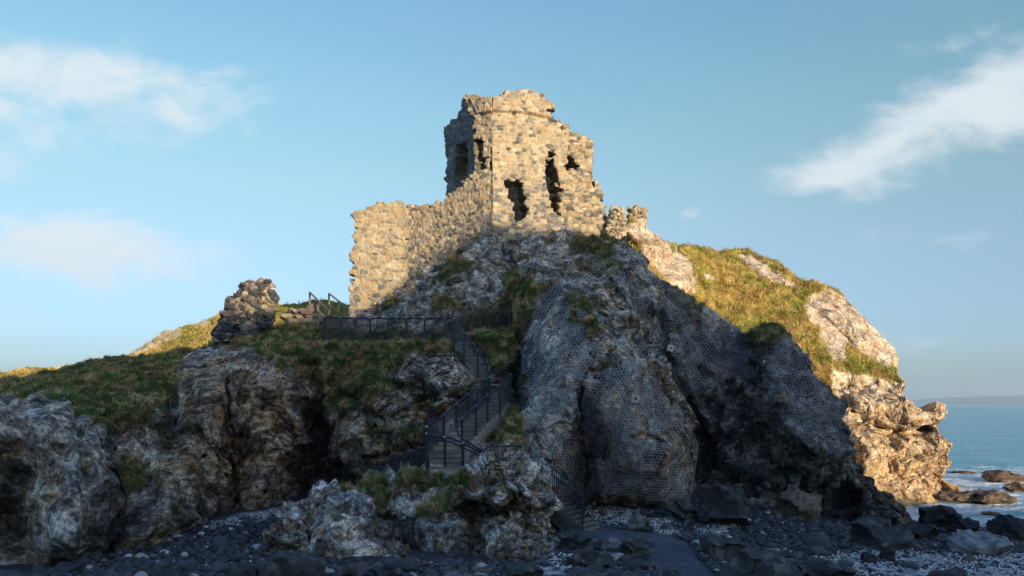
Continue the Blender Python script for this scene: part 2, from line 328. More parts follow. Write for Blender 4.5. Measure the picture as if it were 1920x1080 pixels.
def grid_faces(ny, nx):
    i = np.arange(ny*nx).reshape(ny, nx)
    return np.stack((i[:-1, :-1], i[1:, :-1], i[1:, 1:], i[:-1, 1:]), -1).reshape(-1, 4)
def grid_normals(P):
    du = np.gradient(P, axis=1); dv = np.gradient(P, axis=0); n = np.cross(dv, du)
    n /= np.linalg.norm(n, axis=2)[..., None]+1e-9
    return n
def blur(A, r):
    for ax in (0, 1):
        k = r; pad = [(0, 0)]*A.ndim; pad[ax] = (k+1, k); c = np.cumsum(np.pad(A, pad, mode='edge'), axis=ax)
        n = A.shape[ax]; A = (np.take(c, np.arange(2*k+1, 2*k+1+n), ax)-np.take(c, np.arange(0, n), ax))/(2*k+1)
    return A
class Terrain:
    """A rock mass: a sheet of real points that starts at its skyline, comes down its face to the beach
    and runs back behind the skyline; every point has its own distance from the viewer."""
    def __init__(s, x0, x1, dx, top, bot, ny, ctrl):
        s.xs = np.arange(x0, x1+.1, dx); v = np.linspace(0, 1, ny); s.top, s.bot = top, bot
        s.PX, V = np.meshgrid(s.xs, v); s.PY = top(s.PX)+(bot(s.PX)-top(s.PX))*V; s.V = V
        s.Y = TPS(ctrl)(s.PX, s.PY)
    def even(s, P, lo=.5, hi=9):
        for ax in (0, 1, 0):                                   # spread the points evenly over steep and flat ground alike
            P = P if ax == 0 else P.transpose(1, 0, 2); d = np.linalg.norm(np.diff(P[..., :3], axis=0), axis=2); d = blur(d, 3); med = np.median(d); d = np.clip(d, lo*med, hi*med)
            c = np.concatenate([np.zeros((1, P.shape[1])), np.cumsum(d, 0)]); n = len(P); Q = np.empty_like(P); ii = np.arange(n)
            for j in range(P.shape[1]):
                f = np.interp(ii/(n-1)*c[-1, j], c[:, j], ii); k = np.minimum(f.astype(int), n-2); f = (f-k)[:, None]; Q[:, j] = P[k, j]*(1-f)+P[k+1, j]*f
            P = Q if ax == 0 else Q.transpose(1, 0, 2)
        return P
    def attr(s, col, gm):
        """spread the points evenly once more, carrying colour and turf along; the alpha of the colour says how bare the rock is"""
        A = s.even(np.concatenate([s.P, col, gm[..., None]], 2)); s.P = np.ascontiguousarray(A[..., :3]); s.gm = A[..., 6]; s.c = np.concatenate([A[..., 3:6], 1-A[..., 6:7]], 2)
    def push(s, P):
        """slowly turning direction in which the rock swells outwards"""
        n = s.normals(P, 28); d = P-np.array((0, 0, CZ)); d = n-.9*d/np.linalg.norm(d, axis=2)[..., None]; return d/np.linalg.norm(d, axis=2)[..., None]
    def normals(s, P, r):
        n = grid_normals(blur(P, r)); n[(n*P).sum(2) > 0] *= -1; return n
    def finish(s, seed, k=1., jit=7, aniso=(1, 1, .6), wt=None):
        q = np.c_[s.PX.ravel()/45, s.PY.ravel()/22, 0*s.PX.ravel()]; s.P0 = atv(s.PX+jit*(1+2.5*(jit > 10)*sm(1690, 1770, s.PX))*fbm(q, 3, 66).reshape(s.PX.shape), s.PY, s.Y); P = s.even(s.P0)
        c = rock_coarse(P.reshape(-1, 3), seed, k, aniso).reshape(P.shape[:2])
        if wt is not None: c = c*wt(CX+P[..., 0]/P[..., 1]*F, HY-(P[..., 2]-CZ)/P[..., 1]*F)
        c *= np.clip(P[..., 1]/30, .6, 1); P = s.even(P+s.push(P)*c[..., None])
        s.P = P; s.PX = CX+P[..., 0]/P[..., 1]*F; s.PY = HY-(P[..., 2]-CZ)/P[..., 1]*F
    def sample(s, px, py, A):
        """bilinear look-up of a per-vertex array at picture points"""
        px = np.asarray(px, float); py = np.asarray(py, float)
        j = np.clip((px-s.xs[0])/(s.xs[1]-s.xs[0]), 0, len(s.xs)-1.001); t = s.top(px); b = s.bot(px)
        i = np.clip((py-t)/(b-t), 0, 1)*(s.PX.shape[0]-1); i = np.clip(i, 0, s.PX.shape[0]-1.001)
        i0 = i.astype(int); j0 = j.astype(int); fi = i-i0; fj = j-j0
        if A.ndim == 3: fi = fi[..., None]; fj = fj[..., None]
        return (A[i0, j0]*(1-fi)+A[i0+1, j0]*fi)*(1-fj)+(A[i0, j0+1]*(1-fi)+A[i0+1, j0+1]*fi)*fj
    def mesh(s, name, col, mat, back=((.5, -.1), (1.5, -.35), (4, -1.2), (9, -3)), ends=True):
        P = s.P; e = np.stack((np.gradient(P[0][:, 0]), np.gradient(P[0][:, 2])), 1); e = np.stack([np.convolve(np.pad(e[:, k], 12, mode='edge'), np.ones(25)/25, 'valid') for k in (0, 1)], 1); e /= np.linalg.norm(e, axis=1)[:, None]+1e-9
        ix = np.clip(e[:, 1], -1, 1); rows = [P[0]+np.array((P[0][:, 0]/P[0][:, 1]*d+ix*.3*d, np.full(P.shape[1], d), -abs(z)*np.clip(e[:, 0], .15, 1))).T for d, z in back][::-1]
        A = np.concatenate([np.array(rows), P]); cc = np.concatenate([np.repeat(col[:1], len(rows), 0), col])
        me = make_mesh(name, A.reshape(-1, 3), grid_faces(*A.shape[:2]), cc.reshape(-1, col.shape[2]))
        o = put(name, me, mat); return o
def mixc(c, col, m):
    m = np.clip(m, 0, 1)[..., None]; return c*(1-m)+np.array(col)*m

# ------------------------------------------------------------------ albedos
LIME = (.49, .465, .45); PINK = (.40, .33, .28); BROWN = (.25, .18, .125); DARK = (.035, .036, .042); OCHRE = (.36, .19, .05)
GREY = (.19, .195, .21); GREEN = (.045, .085, .018); OLIVE = (.09, .085, .025); STRAW = (.27, .18, .08); MOSS = (.05, .055, .02)
def rock_coarse(P, s=0, k=1.0, aniso=(1, 1, .6)):
    Q = P/k; w = np.stack([fbm(Q*.5+11*i, 2, s+i, .5) for i in range(3)], 1)*.25
    v1, i1 = facet((Q+w)*.62*np.array(aniso), s+5, k=45); return (fbm(Q*.35, 2, s+3)*.7+v1*.75)*k
def rock_relief(P, s=0, k=1.0, aniso=(1, 1, .6)):
    Q = P/k; w = np.stack([fbm(Q*.7+11*i, 2, s+i, .5) for i in range(3)], 1)*.18
    R_ = np.array(((.86, .3, -.41), (-.5, .55, -.66), (.03, .78, .62)))                              # tilted joints
    v0, i1 = facet((Q+w)@R_.T*np.array((1.1, 1.1, 1.9)), s+6, k=55); v2, i2 = facet((Q+w)@R_*np.array((2.4, 2.4, 3.6)), s+9, k=55); v3, i3 = facet(Q*6, s+15, k=40)
    f1, f2, _ = worley((Q+w)@R_.T*np.array((1.1, 1.1, 1.9)), s+6); cr = -.20*sm(.11, .0, f2-f1); g1, g2, _ = worley((Q+w)@R_*np.array((2.4, 2.4, 3.6)), s+9); cr = cr-.09*sm(.13, .0, g2-g1)
    fin = fbm(Q*3.5, 3, s+8, .6)*.05-.05*sm(.12, .4, perlin(Q*4.2, s+19))
    return (v0*.42+v2*.24+v3*.08+fin+cr)*k, RND[i1, 3], RND[i2, 0]*.999, sm(.16, .0, f2-f1)+.6*sm(.16, .0, g2-g1)
def rock_colour(P, s, bid, sid, crk, lime=.6, dark=.25, ochre=.04):
    c = np.tile(np.array(PINK), (len(P), 1)); n1 = fbm(P*.5, 3, s+20); n2 = fbm(P*1.2, 2, s+24)
    c = mixc(c, BROWN, sm(-.1, .25, n1+.2*(bid-.5)+(.5-lime)*.6)); c = mixc(c, LIME, sm(-.1, .25, n2+(lime-.6)*.8)); c = mixc(c, DARK, sm(.15, .45, n2*.4-n1+(dark-.3)*.8)*.6)
    c = mixc(c, MOSS, sm(.2, .42, fbm(P*.8, 2, s+34))*.35); return c*1.35*(.85+.3*bid)[:, None]
def turf_colour(P, s, green=.5):
    n = fbm(P*.7, 3, s); n2 = fbm(P*2.6, 3, s+5)
    c = np.tile(np.array(OLIVE), (len(P), 1)); c = mixc(c, GREEN, sm(-.05, .2, n+(green-.5)*.8)); c = mixc(c, STRAW, sm(-.02, .25, n2-(green-.5)*.6)*.85)
    return c

# ================================================================== THE CRAG (all in shade)
top_c = interp([(-30,722),(0,714),(60,700),(120,687),(170,672),(215,667),(270,664),(330,655),(400,642),(440,634),(500,614),(540,606),(600,602),(655,596),(690,588),
    (722,560),(760,532),(800,505),(840,478),(880,452),(925,444),(980,441),(1040,441),(1080,440),(1110,444),(1140,450),(1165,455),(1185,468),(1210,490),(1250,524),
    (1285,545),(1320,572),(1360,600),(1398,624),(1410,626),(1428,614),(1450,613),(1470,616),(1485,632),(1500,655),(1522,690),(1545,715),(1572,738),(1588,757),
    (1594,780),(1596,830),(1604,868),(1622,892),(1655,918),(1690,944),(1712,968),(1735,996)])
bot_c = interp([(-30,1100),(150,1100),(210,1085),(290,1040),(370,1010),(450,1000),(600,985),(800,985),(1000,975),(1100,965),(1300,965),(1450,1000),(1600,1010),(1735,1040)])
crag = Terrain(-30, 1735, 1.7, top_c, bot_c, 380, [
    (-30,722,38),(0,714,39),(100,690,41),(215,662,43),(330,645,43),(410,633,40),(0,770,20.5),(-30,760,22),(100,765,20.5),(160,800,20),(200,770,22),(60,735,28),(200,720,31),(300,700,34),(300,760,27),(350,700,33),
    (0,850,18.5),(100,800,19),(100,900,18),(180,900,18.2),(0,1000,17.6),(120,1030,17.4),(200,1040,18.2),(0,1090,17),(150,1090,17.2),(260,820,24),(260,900,23.5),(270,1000,20.5),(330,850,24),(340,920,23),(340,980,22.5),
    (400,700,31.5),(360,760,30),(400,800,29.3),(400,900,28.4),(380,975,25.5),(420,980,26.5),(480,660,33.5),(450,640,35.5),(500,720,31),(500,800,30.3),(500,900,30),(520,960,29),(560,780,31.5),(520,615,38),(600,605,40),(655,600,40.5),
    (600,650,35),(640,640,36),(700,650,34.5),(800,645,34),(850,650,33.2),(600,700,33.2),(700,700,32.5),(800,680,32.5),(880,700,31.6),(620,800,33.5),(620,900,34),(620,960,32),(700,780,32),(800,760,31.6),(700,870,32.5),(780,880,32.8),(700,960,31),(800,970,30),
    (700,605,38.5),(760,570,40.3),(700,588,43),(850,520,42),(850,580,38.5),(900,605,36.4),(950,560,37.8),(950,625,34.2),(1000,520,38.5),(900,480,42.8),(1000,470,41.5),(1080,470,41.5),(1080,520,38),
    (722,560,46.4),(770,527,46.2),(830,482,45),(925,444,43.4),(1050,441,44),(1135,449,44.8),(1165,455,43.5),
    (940,680,31.8),(960,720,30.8),(960,780,28.6),(960,830,26.6),(985,870,26),(900,760,30.4),(870,800,29.5),(850,850,27.6),(850,890,25),(900,890,25),(900,960,25),(1000,965,26),
    (1020,560,35),(1000,620,32.8),(1000,750,30.2),(1030,850,29.5),(1060,950,29),(1100,600,33),(1100,700,31),(1150,560,35),(1150,500,38.5),(1200,560,36.5),(1200,700,32.5),(1250,830,31.2),(1200,900,31.2),(1150,950,30.3),(1290,940,32.5),
    (1250,600,38),(1300,650,38.5),(1350,700,39),(1340,800,39.5),(1330,880,38.5),(1400,880,38),(1285,545,41),(1360,600,41),(1210,490,42),(1400,640,40.5),
    (1450,615,40),(1430,700,38.5),(1500,760,37.5),(1550,850,37.4),(1500,900,37),(1590,780,39),(1600,900,38.6),(1560,980,35.5),(1650,930,37.5),(1650,1000,34),(1720,985,36),(1735,1020,34.5),(1450,990,33.5),(1350,955,33.5)])
px, py = crag.PX, crag.PY; wx = px+9*fbm(np.c_[px.ravel()/45, py.ravel()/45, 0*px.ravel()], 3, 40).reshape(px.shape)*2; wy = py+9*fbm(np.c_[px.ravel()/45, py.ravel()/45, 0*px.ravel()+9], 3, 41).reshape(px.shape)*2
def pillow(poly, h, w, p=.6):
    sd = poly_sd(wx, wy, poly); return h*np.clip(sd/w, 0, 1)**p*(sd > 0)
def gully(pts, w, d): return d*np.exp(-(line_d(wx, wy, pts)/w)**2)
Y = crag.Y
# projecting masses
Y -= pillow([(45,765),(90,755),(130,775),(180,800),(205,880),(205,960),(190,1030),(130,1065),(60,1040),(40,960),(60,900),(45,820)], 1.5, 45)
Y -= pillow([(-30,800),(20,800),(35,870),(20,960),(-30,980)], .7, 40)
Y -= pillow([(205,800),(250,790),(300,800),(330,850),(372,880),(365,950),(330,1000),(270,1020),(235,940),(215,880)], 1.2, 50)
Y -= pillow([(335,690),(370,660),(420,665),(430,740),(425,850),(440,960),(380,975),(345,900),(320,800)], 1.5, 45)
Y -= pillow([(432,700),(480,680),(550,700),(555,800),(550,900),(520,960),(450,960),(436,850)], 1.2, 45)
Y -= pillow([(760,660),(800,650),(850,665),(880,700),(870,740),(800,745),(740,720)], 1.3, 40)
Y -= pillow([(620,770),(700,745),(880,740),(890,800),(800,850),(780,900),(640,910),(600,850)], 1.3, 45)
Y -= pillow([(760,540),(800,495),(880,460),(940,450),(945,520),(930,570),(880,590),(800,580),(730,590)], 1.2, 50)
Y -= pillow([(960,460),(1010,445),(1060,470),(1060,520),(1000,545),(960,520)], 1.2, 35)
Y -= pillow([(980,660),(1000,590),(1040,530),(1095,520),(1140,560),(1200,600),(1215,680),(1170,760),(1105,860),(1090,940),(1010,950),(990,850),(972,760)], 2.8, 80, .5)     # left buttress
Y -= pillow([(1150,640),(1190,590),(1225,650),(1250,740),(1300,800),(1305,840),(1285,940),(1200,950),(1120,950),(1100,870),(1108,790)], 3.4, 75, .5)     # central bulge
Y -= pillow([(1140,460),(1180,455),(1205,520),(1215,620),(1170,640),(1120,580)], 1.4, 50)
Y -= pillow([(1400,640),(1430,612),(1475,612),(1520,680),(1590,750),(1600,830),(1600,900),(1520,930),(1440,920),(1330,880),(1320,780),(1390,700)], 3.0, 120, .5)      # right block
Y -= pillow([(1600,900),(1650,920),(1700,960),(1735,1000),(1700,1020),(1600,1010)], 1., 40)
# recesses, gullies and caves
Y += gully([(225,800),(215,870),(228,950),(205,1040)], 13, 1.3)
Y += gully([(100,842),(125,845)], 15, .8)+gully([(0,960),(35,980)], 22, .7)+gully([(240,930),(285,935)], 22, 1.0)
Y += gully([(315,700),(322,780),(330,830)], 13, 1.6)+gully([(431,730),(433,850),(440,940)], 8, .9)+gully([(340,745),(425,748),(540,752)], 6, .35)
Y += gully([(585,700),(592,800),(580,900),(560,945)], 24, 1.7)+gully([(605,735),(600,800)], 14, .7)
Y += gully([(690,862),(760,868),(800,850)], 10, 1.1)+gully([(640,740),(690,765),(700,800)], 12, .8)
Y += gully([(830,548),(865,562)], 15, 1.1)+gully([(945,470),(960,520)], 10, 1.)
Y += gully([(975,640),(965,720),(972,760)], 17, 1.8)
Y += gully([(1100,760),(1095,850),(1080,940)], 10, .9)+gully([(1130,840),(1140,880)], 22, .9)
Y += gully([(1225,600),(1256,700),(1306,785),(1322,835),(1316,890),(1305,945)], 12, 2.4)
Y += .5*sm(-20, 90, poly_sd(wx, wy, [(1275,770),(1330,720),(1420,715),(1450,800),(1470,870),(1500,925),(1400,930),(1310,900)]))   # cave mouth
Y += 2.2*sm(-6, 34, poly_sd(wx, wy, [(1470,925),(1560,922),(1610,905),(1640,935),(1620,985),(1480,985)]))                           # undercut
Y += gully([(1400,632),(1412,700)], 13, 1.6)
crag.finish(0, wt=lambda x, y: 1-.85*sm(760, 690, y+.06*x)*sm(760, 660, x)); px, py = crag.PX, crag.PY; _n = np.c_[px.ravel()/45, py.ravel()/45, 0*px.ravel()]
wx = px+18*fbm(_n, 3, 40).reshape(px.shape); wy = py+18*fbm(_n+(0, 0, 9), 3, 41).reshape(px.shape)
strata = np.sin((wy*.9-wx*.42)/7.5+2.5*fbm(np.c_[px.ravel()/60, py.ravel()/60, 0*px.ravel()], 2, 44).reshape(px.shape))
gz = lambda poly, w=9: sm(-w, w, poly_sd(px+1.2*(wx-px), py+1.2*(wy-py), poly))
gm = np.zeros(px.shape)
for poly, st in [
    ([(-40,690),(215,640),(420,620),(400,650),(345,670),(335,740),(300,760),(255,795),(190,800),(150,780),(120,750),(70,745),(20,775),(-40,760)], 1),
    ([(400,625),(500,600),(600,605),(650,620),(860,625),(890,690),(850,660),(790,650),(740,690),(740,740),(690,745),(640,760),(600,730),(560,700),(520,690),(480,655),(400,650)], 1),
    ([(640,640),(740,630),(730,720),(660,790),(610,760)], .75), ([(850,600),(960,560),(1000,520),(1030,540),(1000,590),(975,650),(955,700),(925,690),(900,650)], .8),
    ([(800,520),(850,478),(900,490),(870,510),(830,530)], .8), ([(940,510),(985,520),(1030,530),(1000,560),(950,560)], .75), ([(1050,445),(1140,440),(1165,455),(1130,480),(1080,470)], .7),
    ([(920,760),(960,740),(985,790),(995,840),(960,830),(920,825),(905,810)], 1), ([(820,560),(870,555),(860,590),(800,600)], .7), ([(1060,545),(1110,560),(1130,620),(1070,620)], .75),
    ([(1395,625),(1430,605),(1480,612),(1470,640),(1420,650)], .8), ([(1100,470),(1160,470),(1170,510),(1120,510)], .6), ([(220,850),(265,860),(280,920),(250,930),(225,900)], .7), ([(690,800),(800,795),(790,830),(700,835)], .55),
    ([(1250,530),(1330,570),(1330,600),(1250,560)], .55), ([(690,590),(740,545),(760,560),(720,600)], .6), ([(800,885),(905,880),(905,930),(800,930)], 1), ([(640,940),(880,900),(860,960),(640,970)], .4)]:
    gm = np.maximum(gm, st*gz(poly))
Pf = crag.P.reshape(-1, 3)
gm = sm(.40, .60, gm+.65*fbm(Pf*.8, 4, 50).reshape(px.shape)-.02)
for poly in ([(60,755),(130,765),(200,800),(200,850),(60,850)], [(760,665),(800,655),(850,668),(870,690),(850,712),(770,700)], [(-10,745),(35,745),(40,775),(-10,790)]):
    gm *= 1-gz(poly, 5)
crag.gm = gm
rel, bid, sid, crk = rock_relief(Pf, 0); rel = blur(rel.reshape(px.shape), 1); bid = bid; 
tb, tb2, _ = worley(Pf*np.array((1.1, 1.1, 1.4))+.3*fbm(Pf, 2, 60)[:, None], 61); tuss = ((.55-tb)*.45+.12*fbm(Pf*3, 3, 62)).reshape(px.shape)
nrm = crag.push(crag.P)
sblock = gz([(1225,560),(1400,630),(1480,620),(1590,750),(1600,900),(1735,1000),(1600,1010),(1300,960),(1300,780)], 25)
disp = (rel*(1-.4*sblock)+.10*sblock*strata)*(1-gm)*.95+gm*tuss+gm*.15
smooth_left = gz([(985,600),(1040,530),(1100,530),(1090,640),(1060,740),(1000,840),(975,740)], 15); disp *= 1-.35*smooth_left*(1-gm); disp *= 1-.68*gz([(1110,700),(1225,650),(1290,790),(1300,850),(1280,940),(1110,940),(1100,820)], 15)*(1-gm)
q_ = blur(crag.P0, 8).reshape(-1, 3); SMP = (q_*(1-(.42+.4*fbm(q_*.35, 3, 3))[:, None]*np.array((0, 1, 0))/q_[:, 1:2])).reshape(crag.P0.shape)   # smoothed skin on which the rockfall nets hang
near = np.clip(crag.Y/30, .6, 1); crag.P = crag.P+nrm*(disp*near)[..., None]; Pd = crag.P.reshape(-1, 3)
def keep_clear(poly, rails, off, fall=0, w=10):
    """the ground lies behind the railing line here"""
    r_ = TPS([(x, y+dy, d) for x, y, d in rails for dy in (0, 50)]); qx = CX+crag.P[..., 0]/crag.P[..., 1]*F; qy = HY-(crag.P[..., 2]-CZ)/crag.P[..., 1]*F
    tgt = r_(px, py)+off+fall*np.clip((642-py)/45, 0, 1); mk = sm(-w, 0, poly_sd(qx, qy, poly)); Yc = crag.P[..., 1]; k = 1+mk*(np.maximum(tgt, Yc)/Yc-1); c0 = np.array((0, 0, CZ)); crag.P = (crag.P-c0)*k[..., None]+c0
keep_clear([(604,590),(856,592),(856,634),(604,640)], [(608,595,36.5),(694,597,35.8),(762,597,35.2),(851,597,34.0)], .35, 1.6)
keep_clear([(850,592),(880,600),(925,690),(962,695),(965,745),(925,830),(905,890),(795,890),(795,795),(905,712),(868,680),(850,640)], [(853,598,34),(896,657,32),(917,708,30.9),(896,727,29.7),(855,758,28),(800,800,25.2),(905,850,24.8),(957,702,30.6),(866,785,26)], .9)
keep_clear([(845,575),(960,570),(960,620),(845,622)], [(849,582,35.6),(955,573,36.3)], .4, 0)
col = rock_colour(Pf, 0, bid, sid, crk, .52, .30).reshape(*px.shape, 3)
def zone(poly, w=18): return gz(poly, w)
# rock tones from place to place, darkest in the gullies and undercut
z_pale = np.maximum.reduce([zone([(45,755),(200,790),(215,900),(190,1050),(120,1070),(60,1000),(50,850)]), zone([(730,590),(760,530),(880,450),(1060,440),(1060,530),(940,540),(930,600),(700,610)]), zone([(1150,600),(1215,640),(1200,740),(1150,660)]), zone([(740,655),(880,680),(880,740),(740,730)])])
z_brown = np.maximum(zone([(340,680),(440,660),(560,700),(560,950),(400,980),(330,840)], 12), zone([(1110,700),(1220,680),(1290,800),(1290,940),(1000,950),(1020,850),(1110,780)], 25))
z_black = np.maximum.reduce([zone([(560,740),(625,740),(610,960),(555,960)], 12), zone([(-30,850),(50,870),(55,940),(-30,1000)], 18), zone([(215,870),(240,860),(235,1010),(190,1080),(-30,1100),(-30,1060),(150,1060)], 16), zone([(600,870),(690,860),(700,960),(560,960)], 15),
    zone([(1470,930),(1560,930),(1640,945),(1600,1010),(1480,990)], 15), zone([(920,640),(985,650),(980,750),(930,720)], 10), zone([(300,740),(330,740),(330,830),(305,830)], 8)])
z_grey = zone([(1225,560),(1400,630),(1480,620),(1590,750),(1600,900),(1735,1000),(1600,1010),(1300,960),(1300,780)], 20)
cf = Pf; sp = sm(.0, .3, fbm(cf*6.5, 3, 71)).reshape(px.shape)
lum = lambda a: a.mean(2, keepdims=True)
col = col*(1-.55*z_pale[..., None])+.55*z_pale[..., None]*(np.array(LIME)*1.1)
col = col*(1-.5*z_brown[..., None])+.5*z_brown[..., None]*np.array((.38, .24, .14))
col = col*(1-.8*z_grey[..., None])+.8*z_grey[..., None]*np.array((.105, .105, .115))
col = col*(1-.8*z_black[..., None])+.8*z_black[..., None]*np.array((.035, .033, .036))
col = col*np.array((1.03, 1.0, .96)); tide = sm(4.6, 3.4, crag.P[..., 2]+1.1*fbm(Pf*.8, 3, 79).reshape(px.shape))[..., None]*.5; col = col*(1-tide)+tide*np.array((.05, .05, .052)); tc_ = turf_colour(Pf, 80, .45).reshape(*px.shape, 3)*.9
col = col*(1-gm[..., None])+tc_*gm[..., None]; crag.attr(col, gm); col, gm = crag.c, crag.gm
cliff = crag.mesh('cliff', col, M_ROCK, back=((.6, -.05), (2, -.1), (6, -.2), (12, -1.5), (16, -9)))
tag(cliff, 'shaded limestone crag with dark gullies below the castle', kind='structure')
print('crag', time.time()-T0)

# ================================================================== THE HEADLAND BEHIND (sunlit)
top_h = interp([(1090,455),(1130,440),(1160,432),(1180,412),(1200,410),(1215,424),(1240,446),(1262,460),(1290,462),(1330,468),(1360,470),(1395,466),(1415,474),(1445,488),(1475,506),(1500,522),(1530,530),(1560,540),(1585,556),
    (1615,588),(1640,618),(1660,640),(1676,655),(1682,672),(1684,690),(1688,712),(1692,735),(1700,744),(1722,756),(1745,757),(1760,761),(1766,785),(1769,820),(1773,850),(1779,885),(1788,912),(1800,932),(1815,946)])
bot_h = interp([(1090,760),(1300,800),(1500,900),(1600,955),(1700,985),(1815,985)])
head = Terrain(1090, 1815, 1.7, top_h, bot_h, 330, [(1090,455,48),(1150,440,48),(1200,412,49),(1240,446,52),(1290,530,52.5),(1262,462,66),(1330,468,70),(1395,466,72),(1450,490,70),(1500,522,67),(1560,540,66),(1620,590,63),(1682,672,60),(1690,735,57.5),(1740,757,56.5),
    (1770,790,55.5),(1774,850,55),(1780,915,54.6),(1810,958,55),(1700,960,50.5),(1640,930,49.5),(1600,900,50),(1610,800,53),(1650,760,54.5),(1700,800,54.5),(1700,880,53.5),(1550,760,54),(1550,650,58),(1500,700,55.5),(1450,600,60),(1400,560,62),(1400,640,57),(1330,540,61),(1320,600,57),
    (1280,500,58),(1240,520,50),(1200,470,48.5),(1150,600,48),(1300,760,50),(1620,680,58.5),(1600,620,61),(1500,600,60.5),(1450,530,66),(1090,700,47)])
px, py = head.PX, head.PY; Pn = np.c_[px.ravel()/40, py.ravel()/40, 0*px.ravel()]
wx = px+9*fbm(Pn, 3, 140).reshape(px.shape); wy = py+9*fbm(Pn+9, 3, 141).reshape(px.shape); Y = head.Y
Y -= pillow([(1165,425),(1190,405),(1240,450),(1300,490),(1300,545),(1280,560),(1220,500),(1180,450)], 1.3, 30)
Y -= pillow([(1590,735),(1650,720),(1690,735),(1760,755),(1772,790),(1740,808),(1690,810),(1640,790),(1600,770)], 1.5, 26)
Y -= pillow([(1600,800),(1700,815),(1770,820),(1772,870),(1700,890),(1640,880),(1600,860)], 1.0, 28)
Y -= pillow([(1600,880),(1760,895),(1785,930),(1700,960),(1620,930)], 1.1, 25)
Y -= pillow([(1560,545),(1640,620),(1680,670),(1670,690),(1610,660),(1560,600),(1520,570)], .9, 20)
Y += gully([(1600,800),(1640,800),(1690,815),(1745,806)], 7, 1.5)+gully([(1620,730),(1640,750)], 9, .8)+gully([(1640,890),(1700,905)], 5, .8)+gully([(1592,720),(1640,715)], 5, .6)
Y -= pillow([(1375,480),(1410,480),(1450,505),(1490,530),(1470,535),(1420,515)], .9, 10)
head.finish(100, 1.15, 14, (1, 1, 1.1), lambda x, y: .3+.7*sm(640, 760, y)); Pf = head.P.reshape(-1, 3); px, py = head.PX, head.PY; Pn = np.c_[px.ravel()/40, py.ravel()/40, 0*px.ravel()]; wx = px+9*fbm(Pn, 3, 140).reshape(px.shape); wy = py+9*fbm(Pn+9, 3, 141).reshape(px.shape)
rk = np.zeros(px.shape)
for poly, st in [([(1160,430),(1200,405),(1240,440),(1300,490),(1302,550),(1270,555),(1215,490),(1180,445)], 1), ([(1375,478),(1410,478),(1450,503),(1495,535),(1470,540),(1420,518)], 1),
    ([(1510,560),(1560,535),(1620,585),(1700,665),(1700,700),(1640,680),(1600,650),(1560,640),(1540,610)], .95), ([(1500,565),(1545,570),(1540,620),(1510,600)], .8), ([(1560,690),(1600,700),(1690,720),(1830,740),(1830,1000),(1560,1000)], 1.1),
    ([(1540,590),(1580,620),(1590,680),(1560,680),(1530,630)], .75), ([(1320,510),(1345,515),(1340,528),(1312,522)], .9)]:
    rk = np.maximum(rk, st*sm(-8, 8, poly_sd(wx, wy, poly)))
rk = sm(.4, .6, rk+.34*fbm(Pf*.45, 4, 150).reshape(px.shape)-.08)
rel, bid, sid, crk = rock_relief(Pf, 100, 1.15, (1, 1, 1.1)); rel *= .3+.45*sm(640, 760, px.ravel()*0+py.ravel()); rel = rel.reshape(px.shape)
Pw = Pf+.25*np.stack([fbm(Pf*1.1+7*i, 2, 157+i) for i in range(3)], 1)
t1, t2, tid = worley(Pw*np.array((.95, .95, 1.45)), 151); mound = sm(.0, .55, t2-t1)
tuss = (mound*.20+.16*fbm(Pf*1.6, 4, 152)).reshape(px.shape)
nrm = head.push(head.P)
head.P = head.P+nrm*(rel*rk+tuss*(1-rk))[..., None]; head.gm = 1-rk
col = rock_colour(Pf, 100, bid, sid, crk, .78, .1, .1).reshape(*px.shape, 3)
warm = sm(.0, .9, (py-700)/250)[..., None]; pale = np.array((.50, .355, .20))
col = col*.55+.45*pale*1.5; col = col*(1-.5*warm)+.5*warm*np.array((.52, .34, .15))  # warm gold of the sunlight put into the limestone colour
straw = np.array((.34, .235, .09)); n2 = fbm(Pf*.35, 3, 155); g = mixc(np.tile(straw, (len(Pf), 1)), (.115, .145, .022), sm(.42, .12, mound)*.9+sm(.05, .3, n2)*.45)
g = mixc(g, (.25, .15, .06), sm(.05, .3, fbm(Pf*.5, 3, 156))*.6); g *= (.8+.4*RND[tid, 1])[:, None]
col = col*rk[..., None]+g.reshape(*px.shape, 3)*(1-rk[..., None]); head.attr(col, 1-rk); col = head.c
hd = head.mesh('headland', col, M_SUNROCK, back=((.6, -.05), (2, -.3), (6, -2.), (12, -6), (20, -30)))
tag(hd, 'sunlit grassy headland with pale limestone cliffs', kind='structure'); print('head', time.time()-T0)

# ================================================================== SUNLIT HILL ON THE LEFT
top_l = interp([(-60,704),(0,699),(60,693),(120,690),(200,676),(240,664),(262,655),(285,640),(305,627),(330,620),(350,612),(372,606),(395,594),(412,588),(440,582),(500,574),(540,571),(580,568),(602,562),(620,566),(660,574),(720,590)])
hill = Terrain(-60, 720, 2.2, top_l, lambda x: top_l(x)+90, 90, [(-60,704,62),(100,690,62),(262,655,64),(400,592,64),(520,573,62),(620,566,60),(700,590,60),(0,760,50),(200,740,50),(400,670,50),(600,650,50)])
hill.finish(160, 1., 0, wt=lambda x, y: .4+0*x); px, py = hill.PX, hill.PY; Pf = hill.P.reshape(-1, 3)
t1, t2, tid = worley(Pf*np.array((.8, .5, 1.2)), 161); mound = sm(0, .5, t2-t1)
rk = sm(.3, .5, np.maximum(sm(26, 4, line_d(px, py, [(262,655),(300,630),(330,620)]))*.75, sm(10, 2, line_d(px, py, [(368,612),(385,606)])))+.5*fbm(Pf*.6, 3, 162).reshape(px.shape)-.1)
nrm = grid_normals(blur(hill.P, 2)); nrm[(nrm*hill.P).sum(2) > 0] *= -1
hill.P = hill.P+nrm*((mound*.12+.3*fbm(Pf*.8, 4, 163)).reshape(px.shape))[..., None]
